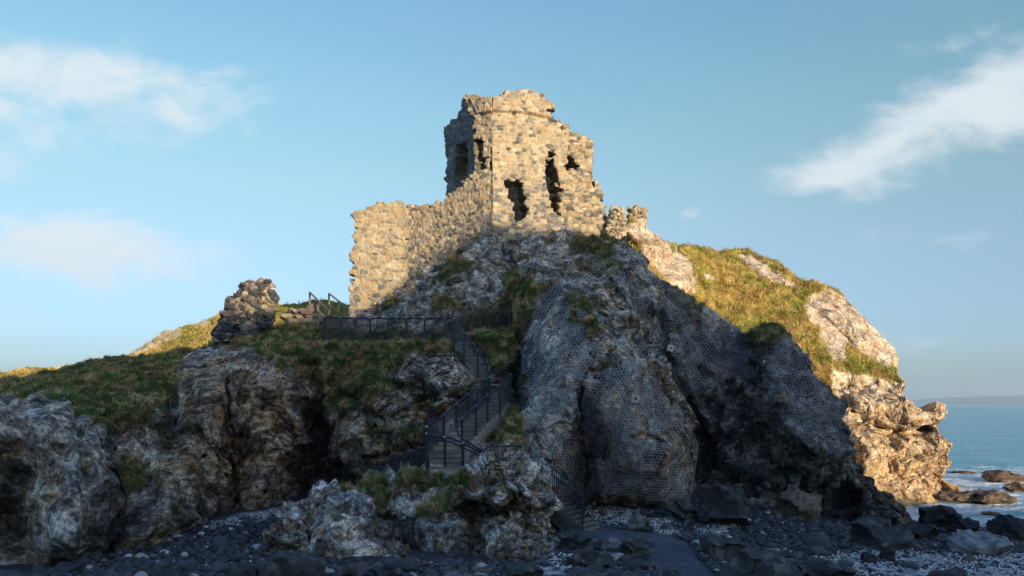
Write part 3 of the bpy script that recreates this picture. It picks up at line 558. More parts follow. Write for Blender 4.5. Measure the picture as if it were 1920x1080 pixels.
g = mixc(np.tile(straw, (len(Pf), 1)), (.16, .16, .02), sm(.5, .1, mound)*.7+sm(-.05, .3, fbm(Pf*.3, 3, 164))*.6+.6*sm(480, 560, px.ravel())); g *= (.8+.4*RND[tid, 1])[:, None]
g = g.reshape(*px.shape, 3)*(1-rk[..., None])+np.array((.45, .37, .29))*rk[..., None]
hl = hill.mesh('hill', g, M_GRASSY, back=((2, -.3), (8, -2), (20, -8), (40, -25)))
tag(hl, 'sunlit grassy hillside behind the crag', kind='structure')

# ================================================================== RIDGE BEHIND THE VIEWER (its shadow lies on crag and beach)
def build_ridge():
    prof = [(-140,10),(-90,13),(-40,15.5),(-2,18.3),(5,18.0),(8.2,17.1),(9.6,17.2),(14,18.3),(17.5,20),(19.9,22.4),(22.4,23.7),(26,23.2),(29,21.8),(31,18.8),(33,16.3),(36,12.5),(40,8.5),(45,6),(50,5),(53,4.0),(60,3),(80,2.2),(120,1.5)]
    a = np.arange(-140, 120, .7); b = np.interp(a, *zip(*prof)); D0 = -125; h = b-D0*math.tan(SUN_EL)
    h = h+.5*fbm(np.c_[a*.5, a*0, a*0], 3, 170)
    ax = np.array((math.cos(SUN_AZ), math.sin(SUN_AZ))); dv = np.array((-SX, -SY)); rows = []
    for off, k in ((11, -.12), (7, .2), (3, .7), (.8, .94), (0, 1.0), (-6, .96), (-20, .9), (-50, .5), (-80, .1), (-160, 0)):
        p = np.outer(a, ax)+dv*(D0+off); z = h*k if k > 0 else 0*h-2; rows.append(np.c_[p, z])
    P = np.array(rows)
    o = put('hill', make_mesh('hill', P.reshape(-1, 3), grid_faces(*P.shape[:2]), np.tile(np.array((.12, .12, .06)), (P.shape[0]*P.shape[1], 1))), M_GRASSY)
    tag(o, 'high grassy ridge across the bay, behind the viewer', kind='structure')
build_ridge()

# ================================================================== BEACH
def gp(px, py, z): Y_ = (CZ-z)*F/(py-HY); return ((px-CX)/F*Y_, Y_, z)
BZ = TPS([gp(0,1075,3.4), gp(200,1070,3.3), gp(370,985,3.0), gp(500,970,2.9), gp(600,945,2.9), gp(560,1060,3.1), gp(1000,1060,3.05), gp(1090,1000,3.0), gp(1100,940,2.9), gp(1200,935,2.8), gp(1300,915,2.8),
    gp(1400,940,2.3), gp(1500,970,1.9), gp(1600,990,1.4), gp(1700,1000,1.1), gp(1300,1060,2.9), gp(1500,1060,2.5), gp(1700,1060,2.15), gp(1900,1060,1.95), gp(1900,1010,.95), gp(1780,1000,.6), gp(1900,985,.1), gp(1780,970,-.15), gp(1735,982,.2),
    gp(1900,960,-.35), gp(1740,960,-.2), gp(1920,890,-1.5), (0,0,5.0), (-15,0,5.0), (15,2,4.6), (0,10,3.9), (10,12,3.2), (-10,12,3.9), (-20,30,3.5), (-20,50,2.5), (0,50,2), (20,50,.2), (40,25,1.0), (60,40,-2), (30,60,-2.5)], reg=.01, scale=10.)
def bz(x, y): return np.clip(BZ(x, y), -4, 6)
xs = np.r_[np.arange(-110, -20, 4.), np.arange(-20, 34, .15), np.arange(34, 110, 4.)]; ys = np.r_[np.arange(-60, 10, 2.), np.arange(10, 48, .15), np.arange(48, 64, 2.)]
GX, GY = np.meshgrid(xs, ys); GZ = bz(GX, GY); Pg = np.c_[GX.ravel(), GY.ravel(), 0*GX.ravel()]
GZ = GZ+.10*fbm(Pg*.6, 4, 180).reshape(GX.shape)*(GX > -20)
PXg = CX+GX/np.maximum(GY, 1)*F; PYg = HY+(CZ-GZ)/np.maximum(GY, 1)*F
PATH = [(1000,1190),(1330,1190),(1345,1085),(1310,1050),(1290,1020),(1255,1003),(1200,997),(1130,990),(1092,992),(1090,1000),(1120,1012),(1180,1020),(1215,1040),(1240,1090)]
WHITE = [[(1030,1040),(1090,1035),(1110,1062),(1060,1085),(960,1090),(980,1070)], [(1500,1085),(1520,1045),(1580,1035),(1700,1030),(1800,1040),(1930,1035),(1930,1100)], [(1215,975),(1260,970),(1275,1000),(1230,1002)], [(1100,955),(1200,945),(1215,962),(1180,985),(1100,985)],
    [(380,985),(470,955),(560,940),(570,955),(460,985)], [(1300,990),(1370,985),(1380,1005),(1320,1005)], [(1150,925),(1300,930),(1290,945),(1150,950)]]
wp = PXg+14*fbm(Pg*1.2, 3, 181).reshape(GX.shape); wq = PYg+8*fbm(Pg*1.2+5, 3, 182).reshape(GX.shape)
pathm = sm(-3, 5, poly_sd(wp, wq, PATH)); whm = np.zeros(GX.shape)
for p in WHITE: whm = np.maximum(whm, sm(-6, 8, poly_sd(wp, wq, p)))
whm *= (1-pathm)
grm = np.maximum(sm(-4, 6, poly_sd(wp, wq, [(1085,955),(1140,950),(1145,975),(1100,985)])), sm(-4, 4, poly_sd(wp, wq, [(1090,1008),(1130,1008),(1125,1022),(1092,1020)])))
col = np.tile(np.array((.028, .030, .040)), (GX.size, 1)); col *= (.6+.9*sm(-.3, .3, fbm(Pg*5, 3, 183)))[:, None]
col = mixc(col, (.10, .105, .15), pathm.ravel()*(.55+.45*sm(-.2, .3, perlin(Pg*11, 187)))); spk = sm(.1, .3, perlin(Pg*13, 184)); col = mixc(col, (.55, .55, .58), whm.ravel()*(.35+.65*spk)); col = mixc(col, (.05, .07, .02), grm.ravel())
bch = put('beach', make_mesh('beach', np.c_[GX.ravel(), GY.ravel(), GZ.ravel()], grid_faces(*GX.shape), col), M_SHINGLE)
tag(bch, 'dark stony beach with a grey gravel path', kind='structure')
whmask = lambda qx, qy: max([0]+[float(sm(-6, 8, poly_sd(np.array(qx), np.array(qy), p))) for p in WHITE])

# ================================================================== SEA
def build_sea():
    pxs = np.r_[np.linspace(-9000, 1480, 60)[:-1], np.arange(1480, 2100, 2.6), np.linspace(2100, 12000, 50)]
    pys = np.r_[np.arange(1050, 800, -1.2), np.arange(800, 762, -.5), 761, 760, 759.2, 758.6, 758.2, 757.8]
    A, B = np.meshgrid(pxs, pys); Yd = CZ*F/(B-HY); X = (A-CX)/F*Yd; P = np.c_[X.ravel(), Yd.ravel(), 0*X.ravel()]
    far = np.clip(45/Yd.ravel(), 0, 1)
    wv = .16*fbm(P*np.array((.22, .5, 1)), 4, 190)*(Yd.ravel() < 900)+.10*ridged(P*np.array((.6, 1.3, 1)), 3, 191)*far
    Z = wv.reshape(X.shape)
    xx, yy = X, Yd; fo = fbm(np.c_[xx.ravel()*.20, yy.ravel()*.42, 0*xx.ravel()], 5, 192, .6).reshape(X.shape)
    band = 1.05*np.exp(-((yy-72)/9)**2)+.8*np.exp(-((yy-57)/9)**2)+.55*sm(56, 42, yy); foam = sm(.18, .40, band*.62+.75*fo)
    foam = foam*(xx > 8)
    thin = sm(.1, .25, fbm(np.c_[xx.ravel()*1.1, yy.ravel()*2.2, 0*xx.ravel()], 4, 193).reshape(X.shape)); foam = np.clip(foam*(.55+.45*thin), 0, 1)
    Z = Z+foam*.07
    col = np.tile(np.array((.03, .25, .37)), (X.size, 1)); col = mixc(col, (.8, .82, .84), foam.ravel())
    col = np.c_[col, foam.ravel()]
    m = bpy.data.materials.new('sea_water'); m.use_nodes = True; nt = m.node_tree; N = nt.nodes; L = nt.links; b = N['Principled BSDF']; b.inputs['Specular IOR Level'].default_value = .28
    a = N.new('ShaderNodeVertexColor'); a.layer_name = 'Col'; L.new(a.outputs[0], b.inputs['Base Color'])
    mr = N.new('ShaderNodeMapRange'); L.new(a.outputs[1], mr.inputs[0]); mr.inputs[3].default_value = .16; mr.inputs[4].default_value = .85; L.new(mr.outputs[0], b.inputs['Roughness'])
    g = N.new('ShaderNodeNewGeometry'); vm = N.new('ShaderNodeVectorMath'); vm.operation = 'MULTIPLY'; vm.inputs[1].default_value = (.35, 1, 1); L.new(g.outputs['Position'], vm.inputs[0])
    n1 = N.new('ShaderNodeTexNoise'); n1.inputs['Scale'].default_value = .55; n1.inputs['Detail'].default_value = 6; n1.inputs['Roughness'].default_value = .62; L.new(vm.outputs[0], n1.inputs['Vector'])
    n2 = N.new('ShaderNodeTexNoise'); n2.inputs['Scale'].default_value = .06; n2.inputs['Detail'].default_value = 5; n2.inputs['Roughness'].default_value = .6; L.new(vm.outputs[0], n2.inputs['Vector'])
    ad = N.new('ShaderNodeMath'); ad.operation = 'MULTIPLY_ADD'; L.new(n2.outputs[0], ad.inputs[0]); ad.inputs[1].default_value = 5.; L.new(n1.outputs[0], ad.inputs[2])
    bp = N.new('ShaderNodeBump'); bp.inputs['Strength'].default_value = .9; bp.inputs['Distance'].default_value = .9; L.new(ad.outputs[0], bp.inputs['Height']); L.new(bp.outputs[0], b.inputs['Normal'])
    o = put('sea', make_mesh('sea', np.c_[X.ravel(), Yd.ravel(), Z.ravel()], grid_faces(*X.shape), col), m); tag(o, 'blue green sea breaking white near the rocks', kind='structure')
    # far coast
    a = np.linspace(1690, 3200, 160); h = np.interp(a, [1690, 1735, 1780, 1850, 1920, 2100, 3200], [0, 2.5, 8, 13.5, 16.5, 20, 30]); h = h+1.2*fbm(np.c_[a/60, a*0, a*0], 3, 195)*(a > 1740)
    rows = []
    for Yr, k in ((8600, -.3), (8800, .5), (9300, 1), (10500, .95), (11500, -.3)):
        x = (a-CX)/F*9300; rows.append(np.c_[x*(Yr/9300)**.1, np.full(len(a), Yr), np.where(k > 0, 1+h/F*9300*k, -20)])
    P = np.array(rows); o = put('far_coast', make_mesh('far_coast', P.reshape(-1, 3), grid_faces(*P.shape[:2]), np.tile(np.array((.07, .09, .06)), (P[..., 0].size, 1))), M_GRASSY)
    tag(o, 'low far coast across the water', kind='structure')
build_sea(); print('beach+sea', time.time()-T0)

# ================================================================== RUINED CASTLE
PAL = np.array([(.46,.37,.255),(.42,.335,.235),(.37,.295,.21),(.50,.42,.30),(.33,.27,.21),(.40,.31,.21),(.28,.245,.205),(.45,.36,.25)])
def masonry(name, P0, d, outline, holes=(), T=1.0, cell=(.46, .29), parent=None, basalt=None, rough=1.0, seed=0, res=.05, mat=None, orange=.03, mortar=(.50, .42, .29), bulk=1., ledge=None, tone=(1, 1, 1), smin=None):
    """A thick rubble wall in the vertical plane through P0 along d; whole stones are missing at its broken edges and openings."""
    P0 = np.array(P0, float); d = np.array(d, float); d /= np.linalg.norm(d); n = np.array((d[1], -d[0]))
    if n[1] > 0: n = -n
    def hit(px, py):
        k = (px-CX)/F; s = (k*P0[1]-P0[0])/(d[0]-k*d[1]); Y_ = P0[1]+s*d[1]; return s, CZ+(HY-py)/F*Y_
    ol = [hit(*p) for p in outline]; hs = [[hit(*p) for p in h] for h in holes]; a = np.array(ol)
    s0, z0 = a.min(0)-.3; s1, z1 = a.max(0)+.3
    S, Zz = np.meshgrid(np.arange(s0, s1, res), np.arange(z0, z1, res)); q = np.c_[S.ravel(), Zz.ravel(), 0*S.ravel()]
    def stones(S, Zz, sh=0):
        w = np.c_[S.ravel(), Zz.ravel(), 0*S.ravel()+seed*3.1+sh]
        u = np.c_[S.ravel()+.10*perlin(w*1.1, 200), Zz.ravel()+.07*perlin(w*.9+4, 201)+.05*np.sin(S.ravel()*.8+seed)]/np.array(cell)
        u[:, 1] += .35*perlin(w*.35, 202); f1, f2, idc, cc = worley2(u, seed+sh); return f1, f2, idc, cc, u, w
    f1, f2, idc, cc, u, w = stones(S, Zz)
    cs = cc*np.array(cell)+(np.c_[S.ravel(), Zz.ravel()]-u*np.array(cell)); jx = (RND[idc, 1]-.5)*.16
    ins = poly_sd(cs[:, 0]+jx, cs[:, 1]+jx, ol) > 0
    hn = .10*perlin(w*2.6, 212)
    ins &= poly_sd(w[:, 0], w[:, 1], ol)+1.4*hn > -.16
    if smin is not None: ins = (poly_sd(cs[:, 0]+jx, cs[:, 1]+jx, ol+[]) > 0) & (poly_sd(w[:, 0], w[:, 1], ol)+1.4*hn > -.16) & (S.ravel() >= smin)
    for h in hs: ins &= ~((poly_sd(cs[:, 0]+jx*.6, cs[:, 1], h) > .0) & (poly_sd(w[:, 0], w[:, 1], h) > -.25)) & ~(poly_sd(w[:, 0], w[:, 1], h)+hn > .0)
    ins = ins.reshape(S.shape); joint = f2-f1; st = sm(.02, .15, joint)
    rel = (.042*st+(RND[idc, 0]-.45)*.05*rough+.018*perlin(w*9, 203)+.03*perlin(w*4, 204))*rough*bulk+.10*fbm(w*.4, 2, 205)
    if ledge is not None:
        for (pl, hgt) in ledge: rel = rel+hgt*(poly_sd(S, Zz, [hit(*p) for p in pl]) > 0).ravel()
    c = PAL[(RND[idc, 2]*7.99).astype(int)]*(.78+.3*RND[idc, 3])[:, None]
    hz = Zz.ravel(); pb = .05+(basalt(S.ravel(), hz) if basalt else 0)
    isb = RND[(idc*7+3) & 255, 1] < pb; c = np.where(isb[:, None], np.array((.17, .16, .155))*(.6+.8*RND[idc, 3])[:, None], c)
    iso = (RND[(idc*5+9) & 255, 0] < orange) & ~isb; c = np.where(iso[:, None], np.array((.42, .29, .17)), c)
    c = c*(1+.35*perlin(w*7, 207)[:, None]); mo = sm(.13, .03, joint)*.85; mo *= .45+.55*sm(-.2, .3, fbm(w*.9, 2, 208)); c = mixc(c, mortar, mo*.9)*np.array(tone)
    def P3(S, Zz, off): return np.stack((P0[0]+S*d[0]+off*n[0], P0[1]+S*d[1]+off*n[1], Zz), -1)
    Fr = P3(S, Zz, rel.reshape(S.shape)); g1, g2, gi, _, _, gw = stones(S, Zz, 5); Bk = P3(S, Zz, (-T-.06*sm(0, .2, g2-g1)-(RND[gi, 0]-.5)*.12).reshape(S.shape))
    ny, nx = S.shape; cellin = ins[:-1, :-1]; idx = np.arange(ny*nx).reshape(ny, nx)
    def quads(mask, off, rev):
        i, j = np.nonzero(mask); Q = np.stack((idx[i, j], idx[i, j+1], idx[i+1, j+1], idx[i+1, j]), 1)+off; return Q[:, ::-1] if rev else Q
    V = [Fr.reshape(-1, 3), Bk.reshape(-1, 3)]; cols = [c, c]; fs = [quads(cellin, 0, False), quads(cellin, ny*nx, True)]
    # broken ends and reveals: strips through the thickness
    pad = np.pad(cellin, 1); nl = 7; base = 2*ny*nx; ed = []
    for di, dj, e in ((0, -1, ((0, 0), (1, 0))), (0, 1, ((1, 1), (0, 1))), (-1, 0, ((0, 1), (0, 0))), (1, 0, ((1, 0), (1, 1)))):
        i, j = np.nonzero(cellin & ~pad[1+di:1+di+cellin.shape[0], 1+dj:1+dj+cellin.shape[1]])
        ed.append(np.stack((idx[i+e[0][0], j+e[0][1]], idx[i+e[1][0], j+e[1][1]], np.full(len(i), dj), np.full(len(i), di)), 1))
    ed = np.concatenate(ed); A, B = V[0], V[1]; prev = np.stack((ed[:, 0], ed[:, 1]), 1)
    for l in range(1, nl):
        t = l/nl; bulge = (.10*perlin(np.c_[A[ed[:, 0]]*1.7+t*3.3], 209)+.05*perlin(A[ed[:, 0]]*5+t*6, 210))*rough
        Va = A[ed[:, 0]]*(1-t)+B[ed[:, 0]]*t; Vb = A[ed[:, 1]]*(1-t)+B[ed[:, 1]]*t
        # shared vertices must move together
        key = {}; uid = np.unique(np.r_[ed[:, 0], ed[:, 1]]); pos = A[uid]*(1-t)+B[uid]*t
        bl = .13*perlin(pos*2.1+t*2, 209)+.06*perlin(pos*6, 210); dirs = np.zeros((ny*nx, 2)); np.add.at(dirs, ed[:, 0], ed[:, 2:4]); np.add.at(dirs, ed[:, 1], ed[:, 2:4]); dd = dirs[uid]; dd = dd/(np.linalg.norm(dd, axis=1)[:, None]+1e-6)
        pos = pos+np.c_[np.outer(dd[:, 0]*bl, d), dd[:, 1]*bl]*rough
        lut = np.full(ny*nx, -1); lut[uid] = base+np.arange(len(uid)); cur = np.stack((lut[ed[:, 0]], lut[ed[:, 1]]), 1)
        V.append(pos); kk = ((idc[uid]+l*31) & 255); cols.append(PAL[(RND[kk, 2]*7.99).astype(int)]*.45*(1+.4*perlin(pos*4, 211))[:, None]); fs.append(np.stack((prev[:, 0], prev[:, 1], cur[:, 1], cur[:, 0]), 1)); prev = cur; base += len(uid)  # end and reveal stones darkened: shade of the openings put into the colour
    last = ed[:, :2]+ny*nx; fs.append(np.stack((prev[:, 0], prev[:, 1], last[:, 1], last[:, 0]), 1))
    V = np.concatenate(V); cols = np.concatenate(cols); Q = np.concatenate(fs)
    used = np.unique(Q); lut = np.full(len(V), -1); lut[used] = np.arange(len(used)); V = V[used]; cols = cols[used]; Q = lut[Q]
    b = np.array(parent.location) if parent is not None else np.r_[V[:, :2].mean(0), V[:, 2].min()]
    o = put(name, make_mesh(name, V-b, [Q], cols), mat or M_STONEWORK, parent)
    if parent is None: o.location = b
    return o
M_STONEWORK = mat_vcol('castle_stonework', .92, .5, 14., .22, .15, .02)
castle = empty('ruined_castle', (0, 46, 17), 'roofless ruined stone castle with a broken tower and curtain wall on top of the crag', 'castle ruin')
k25 = math.tan(math.radians(0))
Bcorner = np.array((-1.1, 44.)); dR = np.array((3.5, 1.)); dR /= np.linalg.norm(dR); dL = np.array((-.87, .49)); dL /= np.linalg.norm(dL)
cornice = [([(900,216),(926,209),(985,212),(1040,224),(1042,229),(985,218),(926,214),(900,222)], -.16), ([(880,180),(890,165),(930,165),(1045,165),(1045,222),(985,211),(926,207),(896,214)], .13)]
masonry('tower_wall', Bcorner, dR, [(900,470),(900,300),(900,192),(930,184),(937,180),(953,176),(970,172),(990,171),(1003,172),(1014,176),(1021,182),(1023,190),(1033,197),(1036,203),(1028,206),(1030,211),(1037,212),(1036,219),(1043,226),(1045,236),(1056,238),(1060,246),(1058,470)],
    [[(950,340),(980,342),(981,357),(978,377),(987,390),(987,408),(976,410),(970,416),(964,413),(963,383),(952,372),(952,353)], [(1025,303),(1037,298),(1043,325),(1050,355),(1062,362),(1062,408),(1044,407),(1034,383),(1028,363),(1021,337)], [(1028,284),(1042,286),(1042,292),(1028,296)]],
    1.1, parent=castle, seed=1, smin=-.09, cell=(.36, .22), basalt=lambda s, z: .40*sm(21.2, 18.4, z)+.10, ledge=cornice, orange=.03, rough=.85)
Rr = Bcorner+dR*3.9+np.array((-.25, .96))*.22
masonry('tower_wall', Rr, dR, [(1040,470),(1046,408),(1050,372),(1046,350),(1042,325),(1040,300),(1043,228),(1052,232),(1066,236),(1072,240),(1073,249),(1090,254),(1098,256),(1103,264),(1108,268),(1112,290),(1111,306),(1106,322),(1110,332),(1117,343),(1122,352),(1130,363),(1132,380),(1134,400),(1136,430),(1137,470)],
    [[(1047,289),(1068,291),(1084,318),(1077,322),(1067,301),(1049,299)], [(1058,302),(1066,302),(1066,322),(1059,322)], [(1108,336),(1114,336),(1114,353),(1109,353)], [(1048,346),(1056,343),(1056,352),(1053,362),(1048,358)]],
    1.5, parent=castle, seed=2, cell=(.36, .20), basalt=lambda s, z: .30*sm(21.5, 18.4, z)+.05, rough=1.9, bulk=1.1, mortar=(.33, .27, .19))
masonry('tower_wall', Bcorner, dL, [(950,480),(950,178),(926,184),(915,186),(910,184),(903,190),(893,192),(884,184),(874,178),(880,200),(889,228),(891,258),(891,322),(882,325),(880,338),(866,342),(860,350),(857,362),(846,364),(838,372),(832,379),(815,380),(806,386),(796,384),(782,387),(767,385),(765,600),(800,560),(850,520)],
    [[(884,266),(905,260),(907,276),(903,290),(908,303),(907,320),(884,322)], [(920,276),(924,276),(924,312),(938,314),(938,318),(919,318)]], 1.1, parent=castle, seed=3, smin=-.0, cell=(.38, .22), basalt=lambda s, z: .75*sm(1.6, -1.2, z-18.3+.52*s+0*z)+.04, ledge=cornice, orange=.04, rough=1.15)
E = Bcorner+dL*6.19
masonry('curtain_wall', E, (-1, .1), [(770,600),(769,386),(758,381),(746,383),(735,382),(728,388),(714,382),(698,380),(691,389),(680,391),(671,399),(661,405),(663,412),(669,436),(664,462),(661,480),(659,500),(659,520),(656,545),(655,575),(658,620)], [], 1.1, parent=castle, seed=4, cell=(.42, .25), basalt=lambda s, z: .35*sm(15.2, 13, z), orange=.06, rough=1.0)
W3 = Bcorner+dL*1.25; dX = np.array((-.35, .94))
masonry('cross_wall', W3, dX, [(890,440),(890,232),(881,202),(873,182),(868,190),(864,206),(860,216),(853,224),(845,234),(836,238),(832,248),(834,270),(837,300),(836,330),(838,350),(837,440)], [[(860,272),(874,268),(878,288),(876,322),(870,348),(859,350),(855,330),(858,300)]], 1.0, parent=castle, seed=5, cell=(.42, .26), basalt=lambda s, z: .85+0*z, rough=1.2, tone=(.8, .85, 1.))  # grey stones and bluish tone put this face's shade into its colour
W5 = W3+dX*6.4; dB = Bcorner+dR*6.9+np.array((-.25, .96))*4-W5
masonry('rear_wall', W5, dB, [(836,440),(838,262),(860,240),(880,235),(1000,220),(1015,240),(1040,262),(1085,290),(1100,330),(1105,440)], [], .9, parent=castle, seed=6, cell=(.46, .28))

# loose ruins: piles of real stones
def rock_mesh(seed, sub=3, flat=(1, 1, .75), rough=1., k=1., ang=.5):
    import bmesh
    bm = bmesh.new(); bmesh.ops.create_icosphere(bm, subdivisions=sub, radius=1); V = np.array([v.co[:] for v in bm.verts]); Fa = np.array([[v.index for v in f.verts] for f in bm.faces]); bm.free()
    r = np.random.default_rng(seed); D = V.copy()
    pl = r.normal(size=(14, 3)); pl /= np.linalg.norm(pl, axis=1)[:, None]; off = r.uniform(.62, .95, 14)
    for p, o in zip(pl, off):
        t = V@p; V = V-np.outer(np.maximum(t-o, 0)*ang*1.7, p)
    V = V*(1+.16*rough*fbm(D*1.3+seed*3.7, 3, 220)+.05*rough*ridged(D*3+seed, 2, 221))[:, None]
    return V*np.array(flat)*k, Fa
SV = [rock_mesh(s, 2, (1, .9, .62+.03*s), 1.6, 1, 1.0) for s in range(10)]
def stone_pile(name, outline, Ydepth, T, size, label, cat, colfn, seed, cover=1.25):
    """stones stacked to fill an outline, some way thick, at a given distance"""
    r = np.random.default_rng(seed); a = np.array(outline, float); x0, y0 = a.min(0); x1, y1 = a.max(0); sp = size/Ydepth*F
    V = []; Fc = []; Cc = []; n = 0; rows = int((y1-y0)/(sp*.62))+1; lay = max(2, int(T/size/.75))
    for l in range(lay):
        for i in range(rows):
            py = y1-(i+.5)*sp*.62
            for j in range(int((x1-x0)/sp)+2):
                px = x0+(j+.5*(i & 1)+r.uniform(-.25, .25))*sp; qy = py+r.uniform(-.15, .15)*sp
                if poly_sd(np.array(px), np.array(qy), outline) < -sp*.05: continue
                Yc = Ydepth+l*size*.75+r.uniform(-.12, .12)*size*1.5; c = at(px, qy, Yc); B, Fa = SV[r.integers(10)]
                k = size*.5*r.uniform(.6, 1.45)*cover; th = r.uniform(0, 6.28); R = np.array(((math.cos(th), -math.sin(th), 0), (math.sin(th), math.cos(th), 0), (0, 0, 1)))
                V.append((B*k*np.array((1.1, 1, r.uniform(.85, 1.15))))@R.T+c); Fc.append(Fa+n); n += len(B); cc = colfn(px, qy, r)
                Cc.append(np.tile(cc, (len(B), 1))*(1+.25*perlin(B*3+px, 222))[:, None])
    V = np.concatenate(V); b = np.r_[V[:, :2].mean(0), V[:, 2].min()]; o = put(name, make_mesh(name, V-b, [np.concatenate(Fc)], np.concatenate(Cc), smooth=False), M_STONEWORK); o.location = b
    return tag(o, label, cat)
def c_stub(px, py, r):
    pale = r.random() < .05+.5*(px > 490)*(py < 578); u = r.uniform(.7, 1.3)  # more pale stones at upper right: sunlight put into the stone colour
    return np.array((.40, .32, .22))*u if pale else (np.array((.22, .19, .165))*u if r.random() < .35 else np.array((.075, .078, .09))*u)
stone_pile('wall_stump', [(402,638),(405,620),(420,600),(420,582),(428,574),(431,562),(444,552),(450,545),(455,532),(468,529),(478,532),(487,527),(500,527),(508,533),(511,548),(515,560),(512,575),(513,590),(505,602),(495,612),(480,625),(470,642)], 36.2, 1.4, .27, 'ragged free-standing stump of dark rubble wall, its sunlit upper right coloured tan, on the grass left of the steps', 'wall ruin', c_stub, 31, 1.5)
stone_pile('collapsed_wall', [(532,612),(534,594),(545,584),(560,578),(575,576),(588,582),(598,592),(603,612)], 38.6, 1.2, .5, 'low collapsed bit of rubble wall beside the top of the wooden steps', 'wall ruin', lambda px, py, r: np.array((.26, .21, .17))*r.uniform(.6, 1.3), 32, 1.3)
stone_pile('wall_stump', [(1133,446),(1136,420),(1147,405),(1148,393),(1158,389),(1167,395),(1170,415),(1170,432),(1166,448)], 45.6, 1.4, .30, 'tapering stub of pale wall touching the right foot of the tower', 'wall ruin', lambda px, py, r: np.array((.44, .36, .26))*r.uniform(.7, 1.2), 33, 1.35)
stone_pile('wall_stump', [(1178,418),(1180,402),(1184,398),(1182,394),(1196,390),(1208,394),(1210,408),(1209,420),(1195,424)], 49, 1.2, .30, 'small squat wall stub standing alone on the pale ridge right of the tower', 'wall ruin', lambda px, py, r: np.array((.42, .34, .25))*r.uniform(.6, 1.2), 34, 1.35)
print('castle', time.time()-T0)

def bars3(A, B, r, k=3):
    """many thin straight wires at once"""
    A = np.asarray(A); B = np.asarray(B); d = B-A; L_ = np.linalg.norm(d, axis=1); ok = L_ > 1e-5; A, B, d = A[ok], B[ok], d[ok]/L_[ok][:, None]
    up = np.where(np.abs(d[:, 2:3]) < .9, np.array([[0, 0, 1.]]), np.array([[1., 0, 0]])); x = np.cross(d, up); x /= np.linalg.norm(x, axis=1)[:, None]; y = np.cross(x, d); V = []
    for P in (A, B):
        for j in range(k): a = 2*math.pi*j/k; V.append(P+r*(math.cos(a)*x+math.sin(a)*y))
    V = np.stack(V, 1); n = len(A); b = (np.arange(n)*2*k)[:, None]; Q = np.concatenate([b+np.array([[j, (j+1) % k, k+(j+1) % k, k+j]]) for j in range(k)]); return V.reshape(-1, 3), Q

